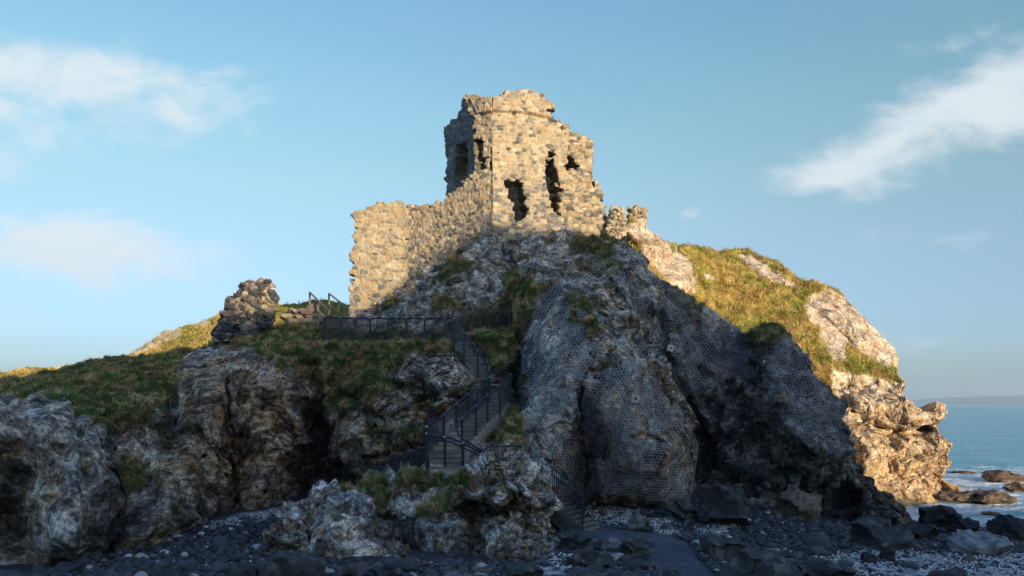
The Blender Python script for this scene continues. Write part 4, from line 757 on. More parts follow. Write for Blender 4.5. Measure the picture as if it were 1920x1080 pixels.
# ================================================================== OUTCROP IN FRONT OF THE STEPS
def build_outcrop():
    top = interp([(490,1005),(505,985),(530,968),(560,955),(585,930),(610,912),(640,905),(680,896),(715,889),(722,879),(745,873),(760,881),(800,885),(830,887),(880,891),(905,888),(925,872),(945,866),(960,856),(972,846),(980,852),(988,864),(1000,872),(1006,888),(1016,908),(1022,930),(1026,958),(1030,985),(1032,1020),(1036,1060)])
    bot = interp([(490,1060),(600,1068),(700,1072),(900,1085),(1036,1085)])
    t = Terrain(490, 1036, 1.35, top, bot, 170, [(494,1000,21),(560,955,22.4),(620,910,24.5),(716,888,25.5),(760,882,26),(850,886,24.3),(905,889,23.8),(972,848,24.5),(1005,885,24),(1030,985,23),(500,1050,19.4),(600,1055,18.7),(600,985,20.7),(650,940,22.4),(700,920,23.7),(700,1000,20.5),(760,940,23.2),(800,905,23.8),
        (850,950,22.5),(800,1055,19.3),(900,905,23),(950,900,22.6),(1000,950,22.3),(900,1000,21),(900,1075,18.4),(1000,1000,21.6),(1000,1070,18.8),(1036,1060,19.4)])
    px, py = t.PX, t.PY; Pn = np.c_[px.ravel()/40, py.ravel()/40, 0*px.ravel()]; wx = px+10*fbm(Pn, 3, 240).reshape(px.shape); wy = py+10*fbm(Pn+9, 3, 241).reshape(px.shape); Y = t.Y
    def pl(poly, h, w): nonlocal Y; sd = poly_sd(wx, wy, poly); Y = Y-h*np.clip(sd/w, 0, 1)**.6*(sd > 0)
    pl([(495,985),(560,960),(590,975),(585,1010),(540,1020),(500,1015)], .6, 18); pl([(585,935),(640,905),(700,925),(725,960),(690,1010),(640,1050),(590,1040),(575,985)], 1.0, 35)
    pl([(722,878),(760,880),(745,905),(718,905)], .5, 12); pl([(725,925),(770,905),(820,915),(850,930),(790,960),(730,960)], .8, 20); pl([(790,960),(840,940),(880,985),(880,1040),(790,1040),(770,1000)], .6, 25)
    pl([(835,930),(870,880),(940,855),(980,850),(1010,890),(1022,950),(1000,962),(960,950),(940,965),(890,950),(850,955)], 1.7, 22); pl([(920,970),(1000,965),(1028,980),(1030,1040),(980,1075),(920,1060),(900,1000)], .9, 30); pl([(870,885),(905,890),(900,915),(860,910)], .3, 10)
    Y += 1.0*np.exp(-(line_d(wx, wy, [(880,945),(920,950),(945,968)])/11)**2)+.9*np.exp(-(line_d(wx, wy, [(715,960),(740,980),(770,1000),(780,1040)])/13)**2)+.5*np.exp(-(line_d(wx, wy, [(575,965),(585,1010),(580,1050)])/6)**2)+.7*np.exp(-(line_d(wx, wy, [(500,1030),(570,1035)])/12)**2)
    Y += .22*np.exp(-(line_d(wx, wy, [(935,862),(950,900),(990,945)])/2.5)**2)+.2*np.exp(-(line_d(wx, wy, [(640,925),(690,960),(700,1000)])/3)**2)
    t.Y = Y; t.finish(245, 1.15); Pf = t.P.reshape(-1, 3); px, py = t.PX, t.PY; Pn = np.c_[px.ravel()/40, py.ravel()/40, 0*px.ravel()]; wx = px+10*fbm(Pn, 3, 240).reshape(px.shape); wy = py+10*fbm(Pn+9, 3, 241).reshape(px.shape); gm = np.zeros(px.shape)
    for poly in ([(632,905),(720,885),(735,925),(725,960),(700,950),(680,930),(640,925)], [(750,885),(800,884),(905,889),(880,910),(855,915),(830,925),(800,915),(750,910),(740,925)], [(795,945),(850,925),(840,960),(790,975)]): gm = np.maximum(gm, sm(-6, 8, poly_sd(wx, wy, poly)))
    gm = sm(.4, .6, gm+.35*fbm(Pf*1.5, 3, 242).reshape(px.shape)); rel, bid, sid, crk = rock_relief(Pf, 245, .8); rel = rel.reshape(px.shape)
    nrm = t.push(t.P); t.P = t.P+nrm*(rel*(1-gm)+gm*.1*ridged(Pf*2, 2, 243).reshape(px.shape))[..., None]
    col = rock_colour(Pf, 245, bid, sid, crk, .7, .25).reshape(*px.shape, 3)
    col = col*1.1; zo = sm(-4, 6, poly_sd(wx, wy, [(945,915),(970,915),(975,955),(950,965)]))[..., None]*.7; col = col*(1-zo)+zo*np.array((.30, .17, .07)); zd = sm(-5, 10, poly_sd(wx, wy, [(720,970),(790,960),(900,950),(910,1050),(850,1070),(700,1060)]))[..., None]*.6; col = col*(1-zd)+zd*np.array((.05, .048, .045))
    col = col*(1-gm[..., None])+turf_colour(Pf, 246, .6).reshape(*px.shape, 3)*.7*gm[..., None]; t.attr(col, gm); col = t.c
    o = t.mesh('rock_outcrop', col, M_ROCK, back=((.4, -.1), (1.2, -.5), (2.2, -2.5)))
    return t, tag(o, 'low grey limestone outcrop topped with grass, standing in front of the steps', 'rock outcrop')
outcrop, oc = build_outcrop()

# ================================================================== STEPS AND RAILINGS
def V3(l): return [at(*p) for p in l]
def quad_mesh_wires(tops, h, sp_v, sp_h):
    """wires of a mesh panel below a line of top points"""
    A = []; B = []
    for a, b in zip(tops[:-1], tops[1:]):
        a = np.array(a); b = np.array(b); n = max(2, int(np.linalg.norm((b-a)[:2])/sp_v)); dn = np.array((0, 0, -h))
        for t in np.arange(n+1)/n: p = a+(b-a)*t; A.append(p+(0, 0, -.06)); B.append(p+dn)
        for z in np.arange(.06, h+.01, sp_h): A.append(a+(0, 0, -z)); B.append(b+(0, 0, -z))
    return bars3(A, B, .0055)
def railing(name, label, tops, h=1.1, post_at=None, mesh=True, r=.036, pr=.035, group=None, mid=False, clamps=True, rail_pts=None):
    tops = V3(tops); base = tops[0]+np.array((0, 0, -h)); root = empty(name, base, label, 'railing', group)
    MB().tube(V3(rail_pts) if rail_pts else tops, r, 10).build('handrail', M_STEEL, root, True)
    if mid: MB().tube([p+np.array((0, 0, -.13)) for p in tops], r*.7, 8).build('lower_rail', M_STEEL, root, True)
    for i, p in enumerate(tops):
        if post_at is not None and i not in post_at: continue
        b = MB(); b.bar(p-(0, 0, .02), p-np.array((0, 0, h+.35)), .085, .085); b.build('post', M_STEEL, root)
        if clamps:
            c = MB(); c.tube([p+np.array((0, 0, -.07)), p+np.array((0, 0, .035))], .045, 8); c.build('clamp', M_GALV, root, True)
    if mesh:
        V, Q = quad_mesh_wires(tops, h, .055, .055); put('mesh_panel', make_mesh('mesh_panel', V-np.array(base), [Q], smooth=False), M_PANEL, root)
    return root
railing('railing', 'long level dark railing with wire mesh along the grassy terrace above the knoll', [(608,595,36.5),(638,596,36.2),(666,597,36),(694,597,35.8),(728,597,35.5),(762,597,35.2),(796,597,34.8),(835,597,34.3),(851,597,34.0)])
railing('railing', 'dark railing with wire mesh dropping steeply from the terrace to the bend in the steps', [(853,598,33.9),(870,623,33),(896,657,32),(913,683,31.3),(917,708,30.9)], post_at=[1, 2, 4])
railing('railing', 'dark meshed railing on the cliff side of the lower flight, running down to the landing', [(918,708,30.8),(896,727,29.7),(877,740,29),(855,758,28),(832,778,26.8),(800,800,25.3)])
railing('railing', 'dark meshed railing on the buttress side of the lower flight, beside the grass', [(957,702,30.5),(937,725,29.2),(914,742,28.2),(892,762,27),(866,785,25.8)], h=1.15, rail_pts=[(957,702,30.5),(937,725,29.2),(914,742,28.2),(892,762,27),(866,785,25.8),(858,794,25.4),(856,804,25.1),(860,816,24.9),(872,826,24.7),(905,846,24.3)])
railing('railing', 'curved double rail with pale wire mesh enclosing the landing above the outcrop', [(800,813,25.0),(812,818,24.9),(834,820,24.6),(848,822,24.5),(868,831,24.3),(905,850,24.0)], h=1.1, post_at=[0, 2, 4, 5], mid=True)
railing('railing', 'three tall thin posts with mesh on the slope right of the terrace', [(849,582,35.6),(900,578,36.0),(955,573,36.3)], h=1.15, clamps=False, r=.008)
def bar_fence(name, label, tops, h, sp, bottom_rail=True):
    tops = V3(tops); root = empty(name, tops[0]-np.array((0, 0, h)), label, 'railing'); MB().tube(tops, .024, 8).build('handrail', M_STEEL, root, True)
    if bottom_rail: MB().tube([p-np.array((0, 0, h-.08)) for p in tops], .016, 6).build('lower_rail', M_STEEL, root, True)
    for a, b in zip(tops[:-1], tops[1:]):
        n = int(np.linalg.norm(b-a)/sp)
        for t in np.arange(n)/n: p = a+(b-a)*t; MB().tube([p, p-np.array((0, 0, h))], .011, 5).build('baluster', M_STEEL, root)
    for p in (tops[0], tops[-1]): MB().bar(p, p-np.array((0, 0, h+.2)), .05).build('post', M_STEEL, root)
    return root
bar_fence('bar_fence', 'short dark fence of upright bars on top of the outcrop', [(906,849,23.6),(913,838,23.7),(976,836,24.2)], .72, .13, False)
bar_fence('bar_fence', 'sloping balustrade of close upright bars going down to the beach beside the outcrop', [(1003,868,24.3),(1092,931,22.7)], 1.1, .10)
bar_fence('bar_fence', 'farther balustrade of the beach steps, seen through the bars of the nearer one', [(1022,868,25.4),(1094,917,23.7)], 1.1, .11)
def staircase(name, label, A0, A1, B0, B1, n, mat, riser=None, thick=None, posts=()):
    """steps between a left line A0-A1 and a right line B0-B1 (low to high)"""
    root = empty(name, A0, label, 'steps')
    for i in range(n):
        t0, t1 = i/n, (i+1)/n; a0, a1, b0, b1 = (A0+(A1-A0)*t0, A0+(A1-A0)*t1, B0+(B1-B0)*t0, B0+(B1-B0)*t1); z = (a1[2]+b1[2])/2; lo = (thick and z-thick) or min(A0[2], B0[2])-.5
        m = MB(); q = [np.r_[p[:2], zz] for zz in (lo, z) for p in (a0, b0, b1+.0, a1)]; m.add(q, [(3, 2, 1, 0), (4, 5, 6, 7), (0, 1, 5, 4), (1, 2, 6, 5), (2, 3, 7, 6), (3, 0, 4, 7)])
        m.build('step', mat, root)
        e = MB(); e.bar(np.r_[a0[:2], z+.012], np.r_[b0[:2], z+.012], .06, .05); e.build('nosing', M_TIMBER, root)
    return root
fl = lambda p, h=1.1: at(*p)-np.array((0, 0, h))
staircase('steps', 'lower flight of brown steps behind the mesh, climbing from the landing to the bend', fl((800,800,25.3)), fl((916,708,30.8)), fl((868,786,25.7)), fl((958,703,30.4)), 12, M_CONC)
staircase('steps', 'narrow upper flight of steps between the bend and the terrace', fl((917,708,30.8)), fl((853,600,34)), fl((952,704,31)), fl((886,596,34.6)), 16, M_CONC)
staircase('steps', 'pale concrete steps on the landing behind the curved mesh', at(806,884,24.3), at(806,850,25.6), at(868,886,24.3), at(868,848,25.6), 4, M_CONC)
ws = staircase('wooden_steps', 'wooden steps with handrails going up to the skyline left of the curtain wall', at(612,643,36.6), at(598,594,39.8), at(652,643,36.6), at(650,592,39.8), 9, M_TIMBER, thick=.12)
base = np.array(ws.location)
def wood_rail(far, near, fb, nb, low):
    m = MB(); m.bar(at(*far), at(*near), .09, .05); m.build('handrail', M_TIMBER, ws); m = MB(); m.bar(at(*far)-np.array((0, 0, low)), at(*near)-np.array((0, 0, low)), .06, .05); m.build('lower_rail', M_TIMBER, ws)
    for p, b in ((far, fb), (near, nb), (tuple((np.array(far)+near)/2), (fb+nb)/2)): m = MB(); m.bar(at(*p), at(p[0], b, p[2]), .09, .09); m.build('post', M_TIMBER, ws)
wood_rail((581,548,40.4), (612,579,36.7), 596, 642, .6); wood_rail((617,550,40.2), (652,578,36.8), 596, 630, .6)
m = MB(); m.bar(at(866,626,34.8), at(956,624,35.4), .1, .16); o = m.build('edging_board', M_TIMBER); tag(o, 'brown timber edging board under the three thin posts', 'timber board')
def beach_stair():
    A0, A1 = at(1095,1003,22.9), at(1010,925,24.4); dv = np.array((.55, .85, 0)); root = staircase('beach_steps', 'concrete steps down to the beach on a dark sloping slab beside the outcrop', A0, A1, A0+dv, A1+dv, 10, M_DCONC, thick=.2)
    m = MB(); m.bar(at(1090,1008,22.8), at(1005,938,24.2), .12, .42); m.build('stringer', M_DCONC, root)
    m = MB(); m.bar(at(1075,990,23.4), at(1075,1022,23.4), .5, .5); m.build('pier', M_DCONC, root)
beach_stair()
masonry('retaining_wall', at(740,860,29.9)[:2], (1, -.12), [(696,905),(698,880),(712,868),(740,858),(770,850),(796,842),(812,840),(812,905)], T=1.2, cell=(.34, .13), seed=9, basalt=lambda s, z: 1+0*z, mortar=(.05, .05, .055), rough=.9, tone=(.3, .3, .34))
tag(bpy.data.objects['retaining_wall'], 'dark coursed stone retaining wall under the overhang left of the landing', 'retaining wall')
masonry('stone_infill', at(965,490,41.2)[:2], (1, .1), [(946,520),(950,478),(962,466),(984,470),(990,500),(984,520)], T=1.2, cell=(.3, .16), seed=10, basalt=lambda s, z: .8+0*z, mortar=(.12, .12, .12), rough=.8, tone=(.45, .45, .5))
tag(bpy.data.objects['stone_infill'], 'small patch of dark masonry filling a cleft in the rock below the tower', 'masonry')

# ================================================================== ROCKFALL NETS
def net(name, label, polys, seams, seed, plates=(), wr=.0050):
    a = 3.2; hx, hy = a*math.sqrt(3), a*1.5; allp = np.concatenate([np.array(p) for p in polys]); x0, y0 = allp.min(0); x1, y1 = allp.max(0)
    nx, ny = int((x1-x0)/hx)+2, int((y1-y0)/hy)+2; jj, ii = np.meshgrid(np.arange(nx), np.arange(ny)); cx = x0+hx*(jj+.5*(ii & 1)); cy = y0+hy*ii
    E = []
    for k in (0, 1, 2):
        a1 = math.radians(60*k+30); a2 = math.radians(60*k+90); E.append(np.stack((cx+a*math.cos(a1), cy+a*math.sin(a1), cx+a*math.cos(a2), cy+a*math.sin(a2)), -1).reshape(-1, 4))
    E = np.concatenate(E)
    def wob(x, y):
        q = np.c_[x/70, y/70, 0*x+seed]; return x+10*perlin(q, 250)+3*perlin(q*4, 252), y+10*perlin(q+5, 251)+3*perlin(q*4, 253)
    ax, ay = wob(E[:, 0], E[:, 1]); bx, by = wob(E[:, 2], E[:, 3]); mx, my = (ax+bx)/2, (ay+by)/2
    ins = np.zeros(len(E), bool)
    for p in polys: ins |= poly_sd(mx+5*perlin(np.c_[mx/25, my/25, 0*mx], 254), my, p) > 0
    ins &= perlin(np.c_[mx/38, my/38, 0*mx+2], 255) < .52; ins &= my > crag.top(mx)+3
    A = crag.sample(ax[ins], ay[ins], SMP); B = crag.sample(bx[ins], by[ins], SMP); keep = np.linalg.norm(A-B, axis=1) < .5
    V, Q = bars3(A[keep], B[keep], wr); base = np.r_[V[:, :2].mean(0), V[:, 2].min()]; root = empty(name, base, label, 'rockfall net')
    put('wire_mesh', make_mesh('wire_mesh', V-base, [Q], smooth=False), M_WIRE, root)
    for s_ in seams:
        p = np.array(s_, float); t = np.linspace(0, len(p)-1, 14*len(p)); sx = np.interp(t, range(len(p)), p[:, 0]); sy = np.interp(t, range(len(p)), p[:, 1])
        P = crag.sample(sx, sy, SMP)+np.array((0, -.05, 0)); m = MB(); m.tube(P, .010, 5); m.build('seam_cable', M_WIRE, root, True)
    for (x, y) in plates:
        P = crag.sample([x], [y], SMP)[0]; m = MB(); m.bar(P+(0, -.10, 0), P+(0, -.14, 0), .30, .30, up=(.25, 0, 1)); m.build('anchor_plate', M_GALV, root)
        b_ = MB(); b_.tube([P+(0, -.14, 0), P+(0, -.2, 0)], .05, 8); b_.build('anchor_bolt', M_STEEL, root)
net('rockfall_net', 'steel rockfall netting draped over the pale buttress beside the steps and its bulge', [[(1040,530),(1095,512),(1110,560),(1105,640),(1095,700),(1060,770),(1005,835),(985,830),(975,740),(982,650),(1005,580)], [(1000,560),(1080,530),(1130,600),(1125,680),(1075,700),(1000,680)], [(1100,700),(1150,690),(1225,650),(1250,735),(1298,800),(1305,840),(1290,930),(1240,938),(1110,920),(1100,850),(1085,790)], [(990,820),(1060,800),(1100,860),(1090,920),(1010,900)]],
    [[(1238,600),(1215,640),(1222,700),(1250,745),(1285,790),(1304,830),(1298,880),(1290,930)]], 1, [(1187,747)], .0074)
net('rockfall_net', 'steel rockfall netting above the cave, reaching the dark block nearest the sea', [[(1110,470),(1180,462),(1215,500),(1265,540),(1330,582),(1400,632),(1400,700),(1330,720),(1270,750),(1240,700),(1222,640),(1190,590),(1150,530)], [(1425,635),(1470,625),(1510,690),(1590,765),(1596,820),(1585,860),(1500,830),(1440,760),(1420,700)]],
    [[(1190,478),(1210,530),(1222,580),(1238,600)]], 2, [(1252,655), (1430,682)])
print('nets', time.time()-T0)

# ================================================================== BOULDERS, COBBLES, SHINGLE
def ground_at(px, py):
    px = np.asarray(px, float); py = np.asarray(py, float); Y = np.full(px.shape, 24.)
    lo = np.full(px.shape, 11.); hi = np.full(px.shape, 60.)
    for _ in range(24):
        m_ = (lo+hi)/2; d = CZ-(py-HY)/F*m_-bz((px-CX)/F*m_, m_); lo = np.where(d > 0, m_, lo); hi = np.where(d > 0, hi, m_)
    Y = (lo+hi)/2; return np.stack(((px-CX)/F*Y, Y, bz((px-CX)/F*Y, Y)), -1)
def boulder(px, py, w, h, kind, label, seed, sub=5, name='boulder', cat='boulder', sea=False, rough=1., deep=.9):
    g = ground_at(np.array(px), np.array(py)) if not sea else np.array(((px-CX)/F*CZ*F/(py-HY), CZ*F/(py-HY), 0.)); k = g[1]/F
    V, Fa = rock_mesh(seed, sub, (1, 1, 1), rough, 1, .98); V = V*np.array((w*k*.5, w*k*.5*deep, h*k*.62)); V[:, 2] += h*k*.38; V[:, 1] += w*k*.25
    Pw = V+g; nn = V/np.linalg.norm(V, axis=1)[:, None]; V = V+nn*(.10*ridged(Pw*1.8, 5, seed, .6)+.10*facet(Pw*2.2, seed+2, k=50)[0]+.03*fbm(Pw*6, 3, seed+1))[:, None]*min(1.5, w*k)
    base = {'dark': (.045, .047, .052), 'black': (.018, .019, .024), 'brown': (.15, .12, .09), 'grey': (.17, .165, .165), 'pale': (.24, .24, .26), 'sea': (.13, .085, .05)}[kind]; c = np.tile(np.array(base), (len(V), 1))*(1+.7*fbm(Pw*3, 4, seed+2))[:, None]
    c = mixc(c, (.26, .25, .24), sm(.12, .35, fbm(Pw*4, 3, seed+3))*(.35 if kind != 'black' else .05)); c = mixc(c, DARK, sm(.1, .3, fbm(Pw*5, 3, seed+4))*.6)
    o = put(name, make_mesh(name, V, [Fa], c), M_BOULDER, None, g); return tag(o, label, cat)
BL = [(1368,990,125,78,'dark','largest boulder on the beach, dark and domed, below the hanging net'), (1288,978,64,50,'dark','dark hunched boulder touching the left side of the big domed one'), (1502,976,86,56,'brown','brown grey boulder with a slanting flat side at the mouth of the undercut'),
    (1196,992,36,30,'grey','small grey block with a flat top beside the white shingle and the gravel path'), (1258,958,52,34,'brown','knobbly brown rock at the foot of the netted bulge'), (1345,925,34,16,'brown','low brown stone at the back of the beach by the cave'), (1422,940,30,22,'pale','small pale stone wedged between boulders below the cave'),
    (1655,1030,112,52,'dark','broad low dark boulder in the middle of the cobbles on the sea side'), (1842,1040,118,42,'pale','long pale blue grey boulder lying on cobbles near the sea'), (1768,996,76,46,'black','tall wet black rock at the edge of the surf'), (1822,1004,62,26,'black','squat wet black rock right of the tall one at the waterline'), (1900,1012,70,40,'black','black rock at the waterline by the frame edge'), (1730,1012,60,28,'black','wet black rock at the toe of the crag'),
    (1432,1098,150,54,'dark','dark jagged slab in the near shingle right of the path'), (1560,1100,110,44,'dark','dark rough rock at the near edge of the white shingle'), (1360,1052,84,48,'dark','dark angular boulder between the gravel path and the cobbles'), (540,1100,108,58,'dark','big smooth dark boulder in front of the outcrop, left end'), (446,1098,66,34,'dark','small dark boulder left of the big smooth one'), (1078,1034,66,40,'dark','dark boulder under the foot of the beach steps'),
    (1108,1064,70,32,'dark','smooth low blue grey boulder in front of the beach steps'), (1200,1050,62,36,'dark','dark boulder against the left edge of the gravel path'), (1150,1036,44,26,'grey','grey green stone between the beach steps and the path'), (1631,1056,30,20,'black','round black cobble resting alone on the white shingle'), (1668,1052,34,22,'black','pair-sized black stone next to the lone round cobble on white shingle'), (1790,1096,70,24,'dark','dark flat stone at the near edge of the right shingle'),
    (1260,1090,40,22,'dark','dark stone lying on the near part of the path'), (720,1100,70,34,'dark','dark boulder in front of the middle of the outcrop'), (980,1100,80,34,'dark','dark boulder at the near right foot of the outcrop'), (860,1098,58,26,'grey','greyish stone in front of the outcrop overhang'), (640,1098,60,28,'dark','rounded dark stone between two bigger ones before the outcrop'), (300,1090,54,28,'dark','dark stone below the left cliff')]
for i, b in enumerate(BL): boulder(*b[:6], 300+i*3)
for i, b in enumerate([(1893,905,86,19,'sea','sunlit brown rock in the breaking surf'), (1864,948,92,24,'sea','long brown rock closest to the headland foot in the foam'), (1800,944,70,22,'sea','brown rocky shelf running out from the headland foot'), (1914,924,42,18,'sea','brown rock at the frame edge between two others in the foam'), (1812,889,54,4,'sea','thin dark reef line showing in the surf'), (1862,967,36,5,'sea','barely showing brown reef just off the black rocks'), (1752,935,54,26,'sea','brown rock tight against the foot of the headland')]):
    boulder(*b[:6], 500+i*3, name='sea_rock', cat='sea rock', sea=True, rough=1.8, deep=.8)
BEACH = [(0,1085),(150,1062),(215,1045),(300,1015),(375,985),(480,965),(600,938),(600,925),(610,960),(500,1000),(500,1050),(1030,1062),(1035,960),(1100,935),(1300,918),(1450,958),(1600,985),(1735,992),(1925,985),(1925,1095),(0,1095)]
def scatter(n, seed, white=None):
    r = np.random.default_rng(seed); px = r.uniform(-10, 1930, n*3); py = 920+r.random(n*3)*190; ok = poly_sd(px, py, BEACH) > -2
    ok &= ~(poly_sd(px, py, PATH) > -2); w = np.zeros(len(px))
    for p in WHITE: w = np.maximum(w, sm(-6, 8, poly_sd(px, py, p)))
    return px[ok], py[ok], w[ok], r
px, py, w, r = scatter(3200, 11); g = ground_at(px, py); size = np.exp(r.normal(-1.75, .42, len(px)))*(.8+.5*(r.random(len(px)) < .08)); prob = r.random(len(px)) > w*.85; prob &= (g[:, 2] > .15); px, py, w, g, size = px[prob], py[prob], w[prob], g[prob], size[prob]
appar = size/g[:, 1]; order = np.argsort(-appar); CV = [rock_mesh(600+i, 2, (1, .85, .62), .7, 1, .6) for i in range(8)]
def stone_col(r, n):
    u = r.random(n); c = np.tile(np.array((.036, .039, .052)), (n, 1)); c[u < .16] = (.10, .10, .11); c[u < .07] = (.17, .15, .13); c[u < .025] = (.42, .41, .40); return c*r.uniform(.6, 1.5, n)[:, None]
cmesh = {}
for k, cc in (('dark', (.034, .037, .050)), ('blue', (.055, .060, .078)), ('brown', (.075, .062, .052)), ('pale', (.36, .35, .34))):
    cmesh[k] = []
    for i, (V, Fa) in enumerate(CV[:4]):
        me = make_mesh('cobble', V*.5, [Fa], np.tile(np.array(cc), (len(V), 1))*(1+.5*fbm(V*2+i, 3, 260))[:, None]); me.materials.append(M_STONE); cmesh[k].append(me)
LAB = {'dark': ('smooth black basalt cobble lying among the beach stones', 'black cobbles on the beach'), 'blue': ('smooth blue grey cobble lying among the darker beach stones', 'blue grey cobbles on the beach'), 'brown': ('dull brown cobble lying among the black beach stones', 'brown cobbles on the beach'), 'pale': ('pale limestone cobble standing out among the dark beach stones', 'pale cobbles on the beach')}
for q in order[:300]:
    k = ('dark', 'dark', 'dark', 'blue', 'blue', 'brown')[r.integers(6)] if r.random() > .07 else 'pale'; o = bpy.data.objects.new('cobble', cmesh[k][r.integers(4)]); C.collection.objects.link(o); s = size[q]*r.uniform(1.0, 1.35)
    o.location = g[q]+np.array((0, 0, s*.16)); o.scale = (s*1.15, s, s*r.uniform(.7, 1.1)); o.rotation_euler = (r.uniform(-.3, .3), r.uniform(-.3, .3), r.uniform(0, 6.28)); tag(o, LAB[k][0], 'cobble', LAB[k][1])
def pile(name, label, g, size, cols, r, low, lift=.2):
    n = len(g); V = []; Fc = []; Cc = []; B = [rock_mesh(640+i, low, (1, .85, .65), .6, .5, .5) for i in range(6)]; pick = r.integers(6, size=n); off = 0
    for i in range(6):
        m_ = pick == i; k = m_.sum(); Vb, Fa = B[i]; th = r.uniform(0, 6.28, k); ti = r.uniform(-.4, .4, k); c_, s_ = np.cos(th), np.sin(th); v = Vb[None]*size[m_][:, None, None]; z = v[..., 2]*np.cos(ti)[:, None]+v[..., 0]*np.sin(ti)[:, None]; x0 = v[..., 0]*np.cos(ti)[:, None]-v[..., 2]*np.sin(ti)[:, None]
        x = x0*c_[:, None]-v[..., 1]*s_[:, None]; y = x0*s_[:, None]+v[..., 1]*c_[:, None]; v = np.stack((x, y, z), -1)+g[m_][:, None]+np.array((0, 0, 1.))*(size[m_]*lift)[:, None, None]
        V.append(v.reshape(-1, 3)); Fc.append((Fa[None]+(np.arange(k)*len(Vb))[:, None, None]+off).reshape(-1, 3)); Cc.append(np.repeat(cols[m_], len(Vb), 0)); off += k*len(Vb)
    o = put(name, make_mesh(name, np.concatenate(V), [np.concatenate(Fc)], np.concatenate(Cc)), M_STONE); return tag(o, label, None, None, 'stuff')
rest = order[300:]; pile('cobblestones', 'mass of smaller dark cobbles covering the beach', g[rest], size[rest]*1.1, stone_col(r, len(rest)), r, 2)
px, py, w, r = scatter(9000, 12); g = ground_at(px, py); k = (r.random(len(px)) > w*.75) & (g[:, 2] > .1); n = k.sum(); pile('pebbles', 'small dark pebbles between the cobbles', g[k], r.uniform(.05, .15, n), stone_col(r, n), r, 1)
px, py, w, r = scatter(26000, 13); px = px[w > .25]; py = py[w > .25]; g = ground_at(px, py); n = len(g); cw = np.tile(np.array((.60, .60, .63)), (n, 1))*r.uniform(.5, 1.3, n)[:, None]; dk = r.random(n) < .22; cw[dk] = np.array((.06, .062, .075)); pile('shingle', 'patches of white limestone shingle between the cobbles', g, r.uniform(.03, .10, n), cw, r, 1)
r = np.random.default_rng(14); qx = r.uniform(1080, 1350, 60000); qy = 990+r.random(60000)*100; ok = poly_sd(qx, qy, PATH) > 1; g = ground_at(qx[ok], qy[ok])[:16000]; n = len(g); cg = np.tile(np.array((.10, .105, .15)), (n, 1))*r.uniform(.4, 1.7, n)[:, None]; pile('gravel', 'grey gravel of the path', g, r.uniform(.014, .035, n), cg, r, 1)
print('stones', time.time()-T0)

# ================================================================== GRASS
def blades(name, label, P, N, r, length, wid, col, droop=.5):
    n = len(P); up = np.array((0, 0, 1.)); fl_ = np.stack([perlin(P*.9+11*i, 270+i) for i in range(3)], 1)*1.1; dn = -up+N*N[:, 2:3]; d1 = N*.65+up*.55+fl_*.7+r.normal(size=(n, 3))*.28; d1 /= np.linalg.norm(d1, axis=1)[:, None]
    d2 = d1*.35+dn*droop+fl_*.8+N*.25+r.normal(size=(n, 3))*.25; d2 /= np.linalg.norm(d2, axis=1)[:, None]; sd_ = np.cross(d1, N+r.normal(size=(n, 3))*.5); sd_ /= np.linalg.norm(sd_, axis=1)[:, None]+1e-6
    L_ = (length*r.uniform(.5, 1.3, n))[:, None]; w_ = (wid*r.uniform(.6, 1.4, n))[:, None]; a = P-N*.04; b = a+d1*L_*.5; c = b+d2*L_*.55
    V = np.stack((a-sd_*w_, a+sd_*w_, b+sd_*w_*.8, b-sd_*w_*.8, c), 1).reshape(-1, 3); i = (np.arange(n)*5)[:, None]
    o = put(name, make_mesh(name, V, [i+np.array([[0, 1, 2, 3]]), i+np.array([[3, 2, 4]])], np.repeat(col, 5, 0), smooth=False), M_BLADE); return tag(o, label, None, None, 'stuff')
def grass_on(t, gm, n, seed, name, label, length, wid, fn):
    r = np.random.default_rng(seed); P = t.P; N = grid_normals(blur(P, 2)); N[(N*P).sum(2) > 0] *= -1; p = (gm.ravel() > .45)*gm.ravel(); area = np.linalg.norm(np.cross(np.gradient(P, axis=0), np.gradient(P, axis=1)), axis=2).ravel(); area = np.minimum(area, np.median(area)*6)
    p = p*area; p /= p.sum(); q = r.choice(len(p), n, p=p); dx = np.gradient(P, axis=1).reshape(-1, 3)[q]; dy = np.gradient(P, axis=0).reshape(-1, 3)[q]
    Pq = P.reshape(-1, 3)[q]+dx*r.uniform(-.6, .6, (n, 1))+dy*r.uniform(-.6, .6, (n, 1)); col = fn(Pq, r); tl = .65+.7*sm(-.2, .3, fbm(Pq*1.2, 2, 280)); blades(name, label, Pq, N.reshape(-1, 3)[q], r, length*tl, wid, col)
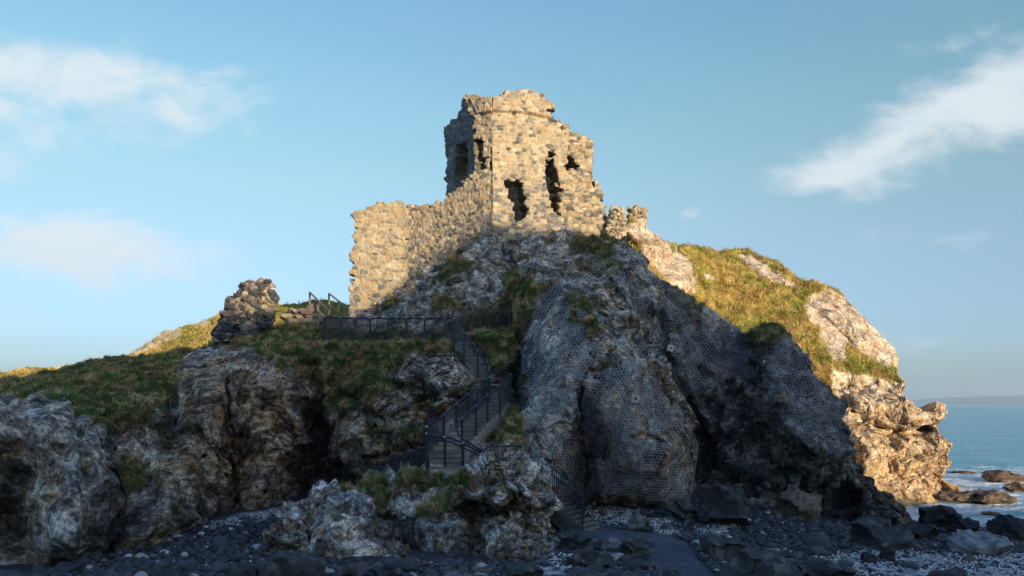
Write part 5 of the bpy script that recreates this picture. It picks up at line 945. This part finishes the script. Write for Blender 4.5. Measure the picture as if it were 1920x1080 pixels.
def shade_grass(P, r):
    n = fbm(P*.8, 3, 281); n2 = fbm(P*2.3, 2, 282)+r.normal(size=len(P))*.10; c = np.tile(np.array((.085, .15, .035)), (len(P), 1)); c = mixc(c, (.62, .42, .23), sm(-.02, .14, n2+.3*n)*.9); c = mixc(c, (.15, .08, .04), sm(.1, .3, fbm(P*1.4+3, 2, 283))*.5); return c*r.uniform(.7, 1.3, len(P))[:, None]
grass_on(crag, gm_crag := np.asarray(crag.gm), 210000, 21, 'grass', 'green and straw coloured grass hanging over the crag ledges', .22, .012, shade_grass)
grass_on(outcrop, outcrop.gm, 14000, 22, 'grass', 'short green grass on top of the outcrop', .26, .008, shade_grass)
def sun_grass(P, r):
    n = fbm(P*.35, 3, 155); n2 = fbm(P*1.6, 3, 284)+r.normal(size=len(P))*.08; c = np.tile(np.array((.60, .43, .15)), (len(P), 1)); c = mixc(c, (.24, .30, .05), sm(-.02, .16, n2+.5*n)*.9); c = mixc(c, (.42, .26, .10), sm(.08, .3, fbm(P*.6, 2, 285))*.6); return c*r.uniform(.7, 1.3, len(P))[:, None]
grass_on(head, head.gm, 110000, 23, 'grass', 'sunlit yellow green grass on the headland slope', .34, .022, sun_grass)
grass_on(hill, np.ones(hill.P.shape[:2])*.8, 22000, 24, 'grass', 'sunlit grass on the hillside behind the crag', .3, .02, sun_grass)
print('done', time.time()-T0)

# ================================================================== SEA AIR
def build_haze():
    x0, x1, y0, y1, z0, z1 = -14000, 14000, -150, 16000, -22, 260
    V = [(x, y, z) for z in (z0, z1) for x, y in ((x0, y0), (x1, y0), (x1, y1), (x0, y1))]; me = make_mesh('haze', V, [np.array([(3, 2, 1, 0), (4, 5, 6, 7), (0, 1, 5, 4), (1, 2, 6, 5), (2, 3, 7, 6), (3, 0, 4, 7)])], smooth=False)
    m = bpy.data.materials.new('sea_air'); m.use_nodes = True; nt = m.node_tree; nt.nodes.clear(); out = nt.nodes.new('ShaderNodeOutputMaterial'); v = nt.nodes.new('ShaderNodeVolumePrincipled')
    v.inputs['Density'].default_value = 1.5e-4; v.inputs['Color'].default_value = (.60, .80, 1.0, 1); v.inputs['Anisotropy'].default_value = 0.0; nt.links.new(v.outputs[0], out.inputs['Volume'])
    o = put('haze', me, m); tag(o, 'thin sea air', None, None, 'stuff')
build_haze()
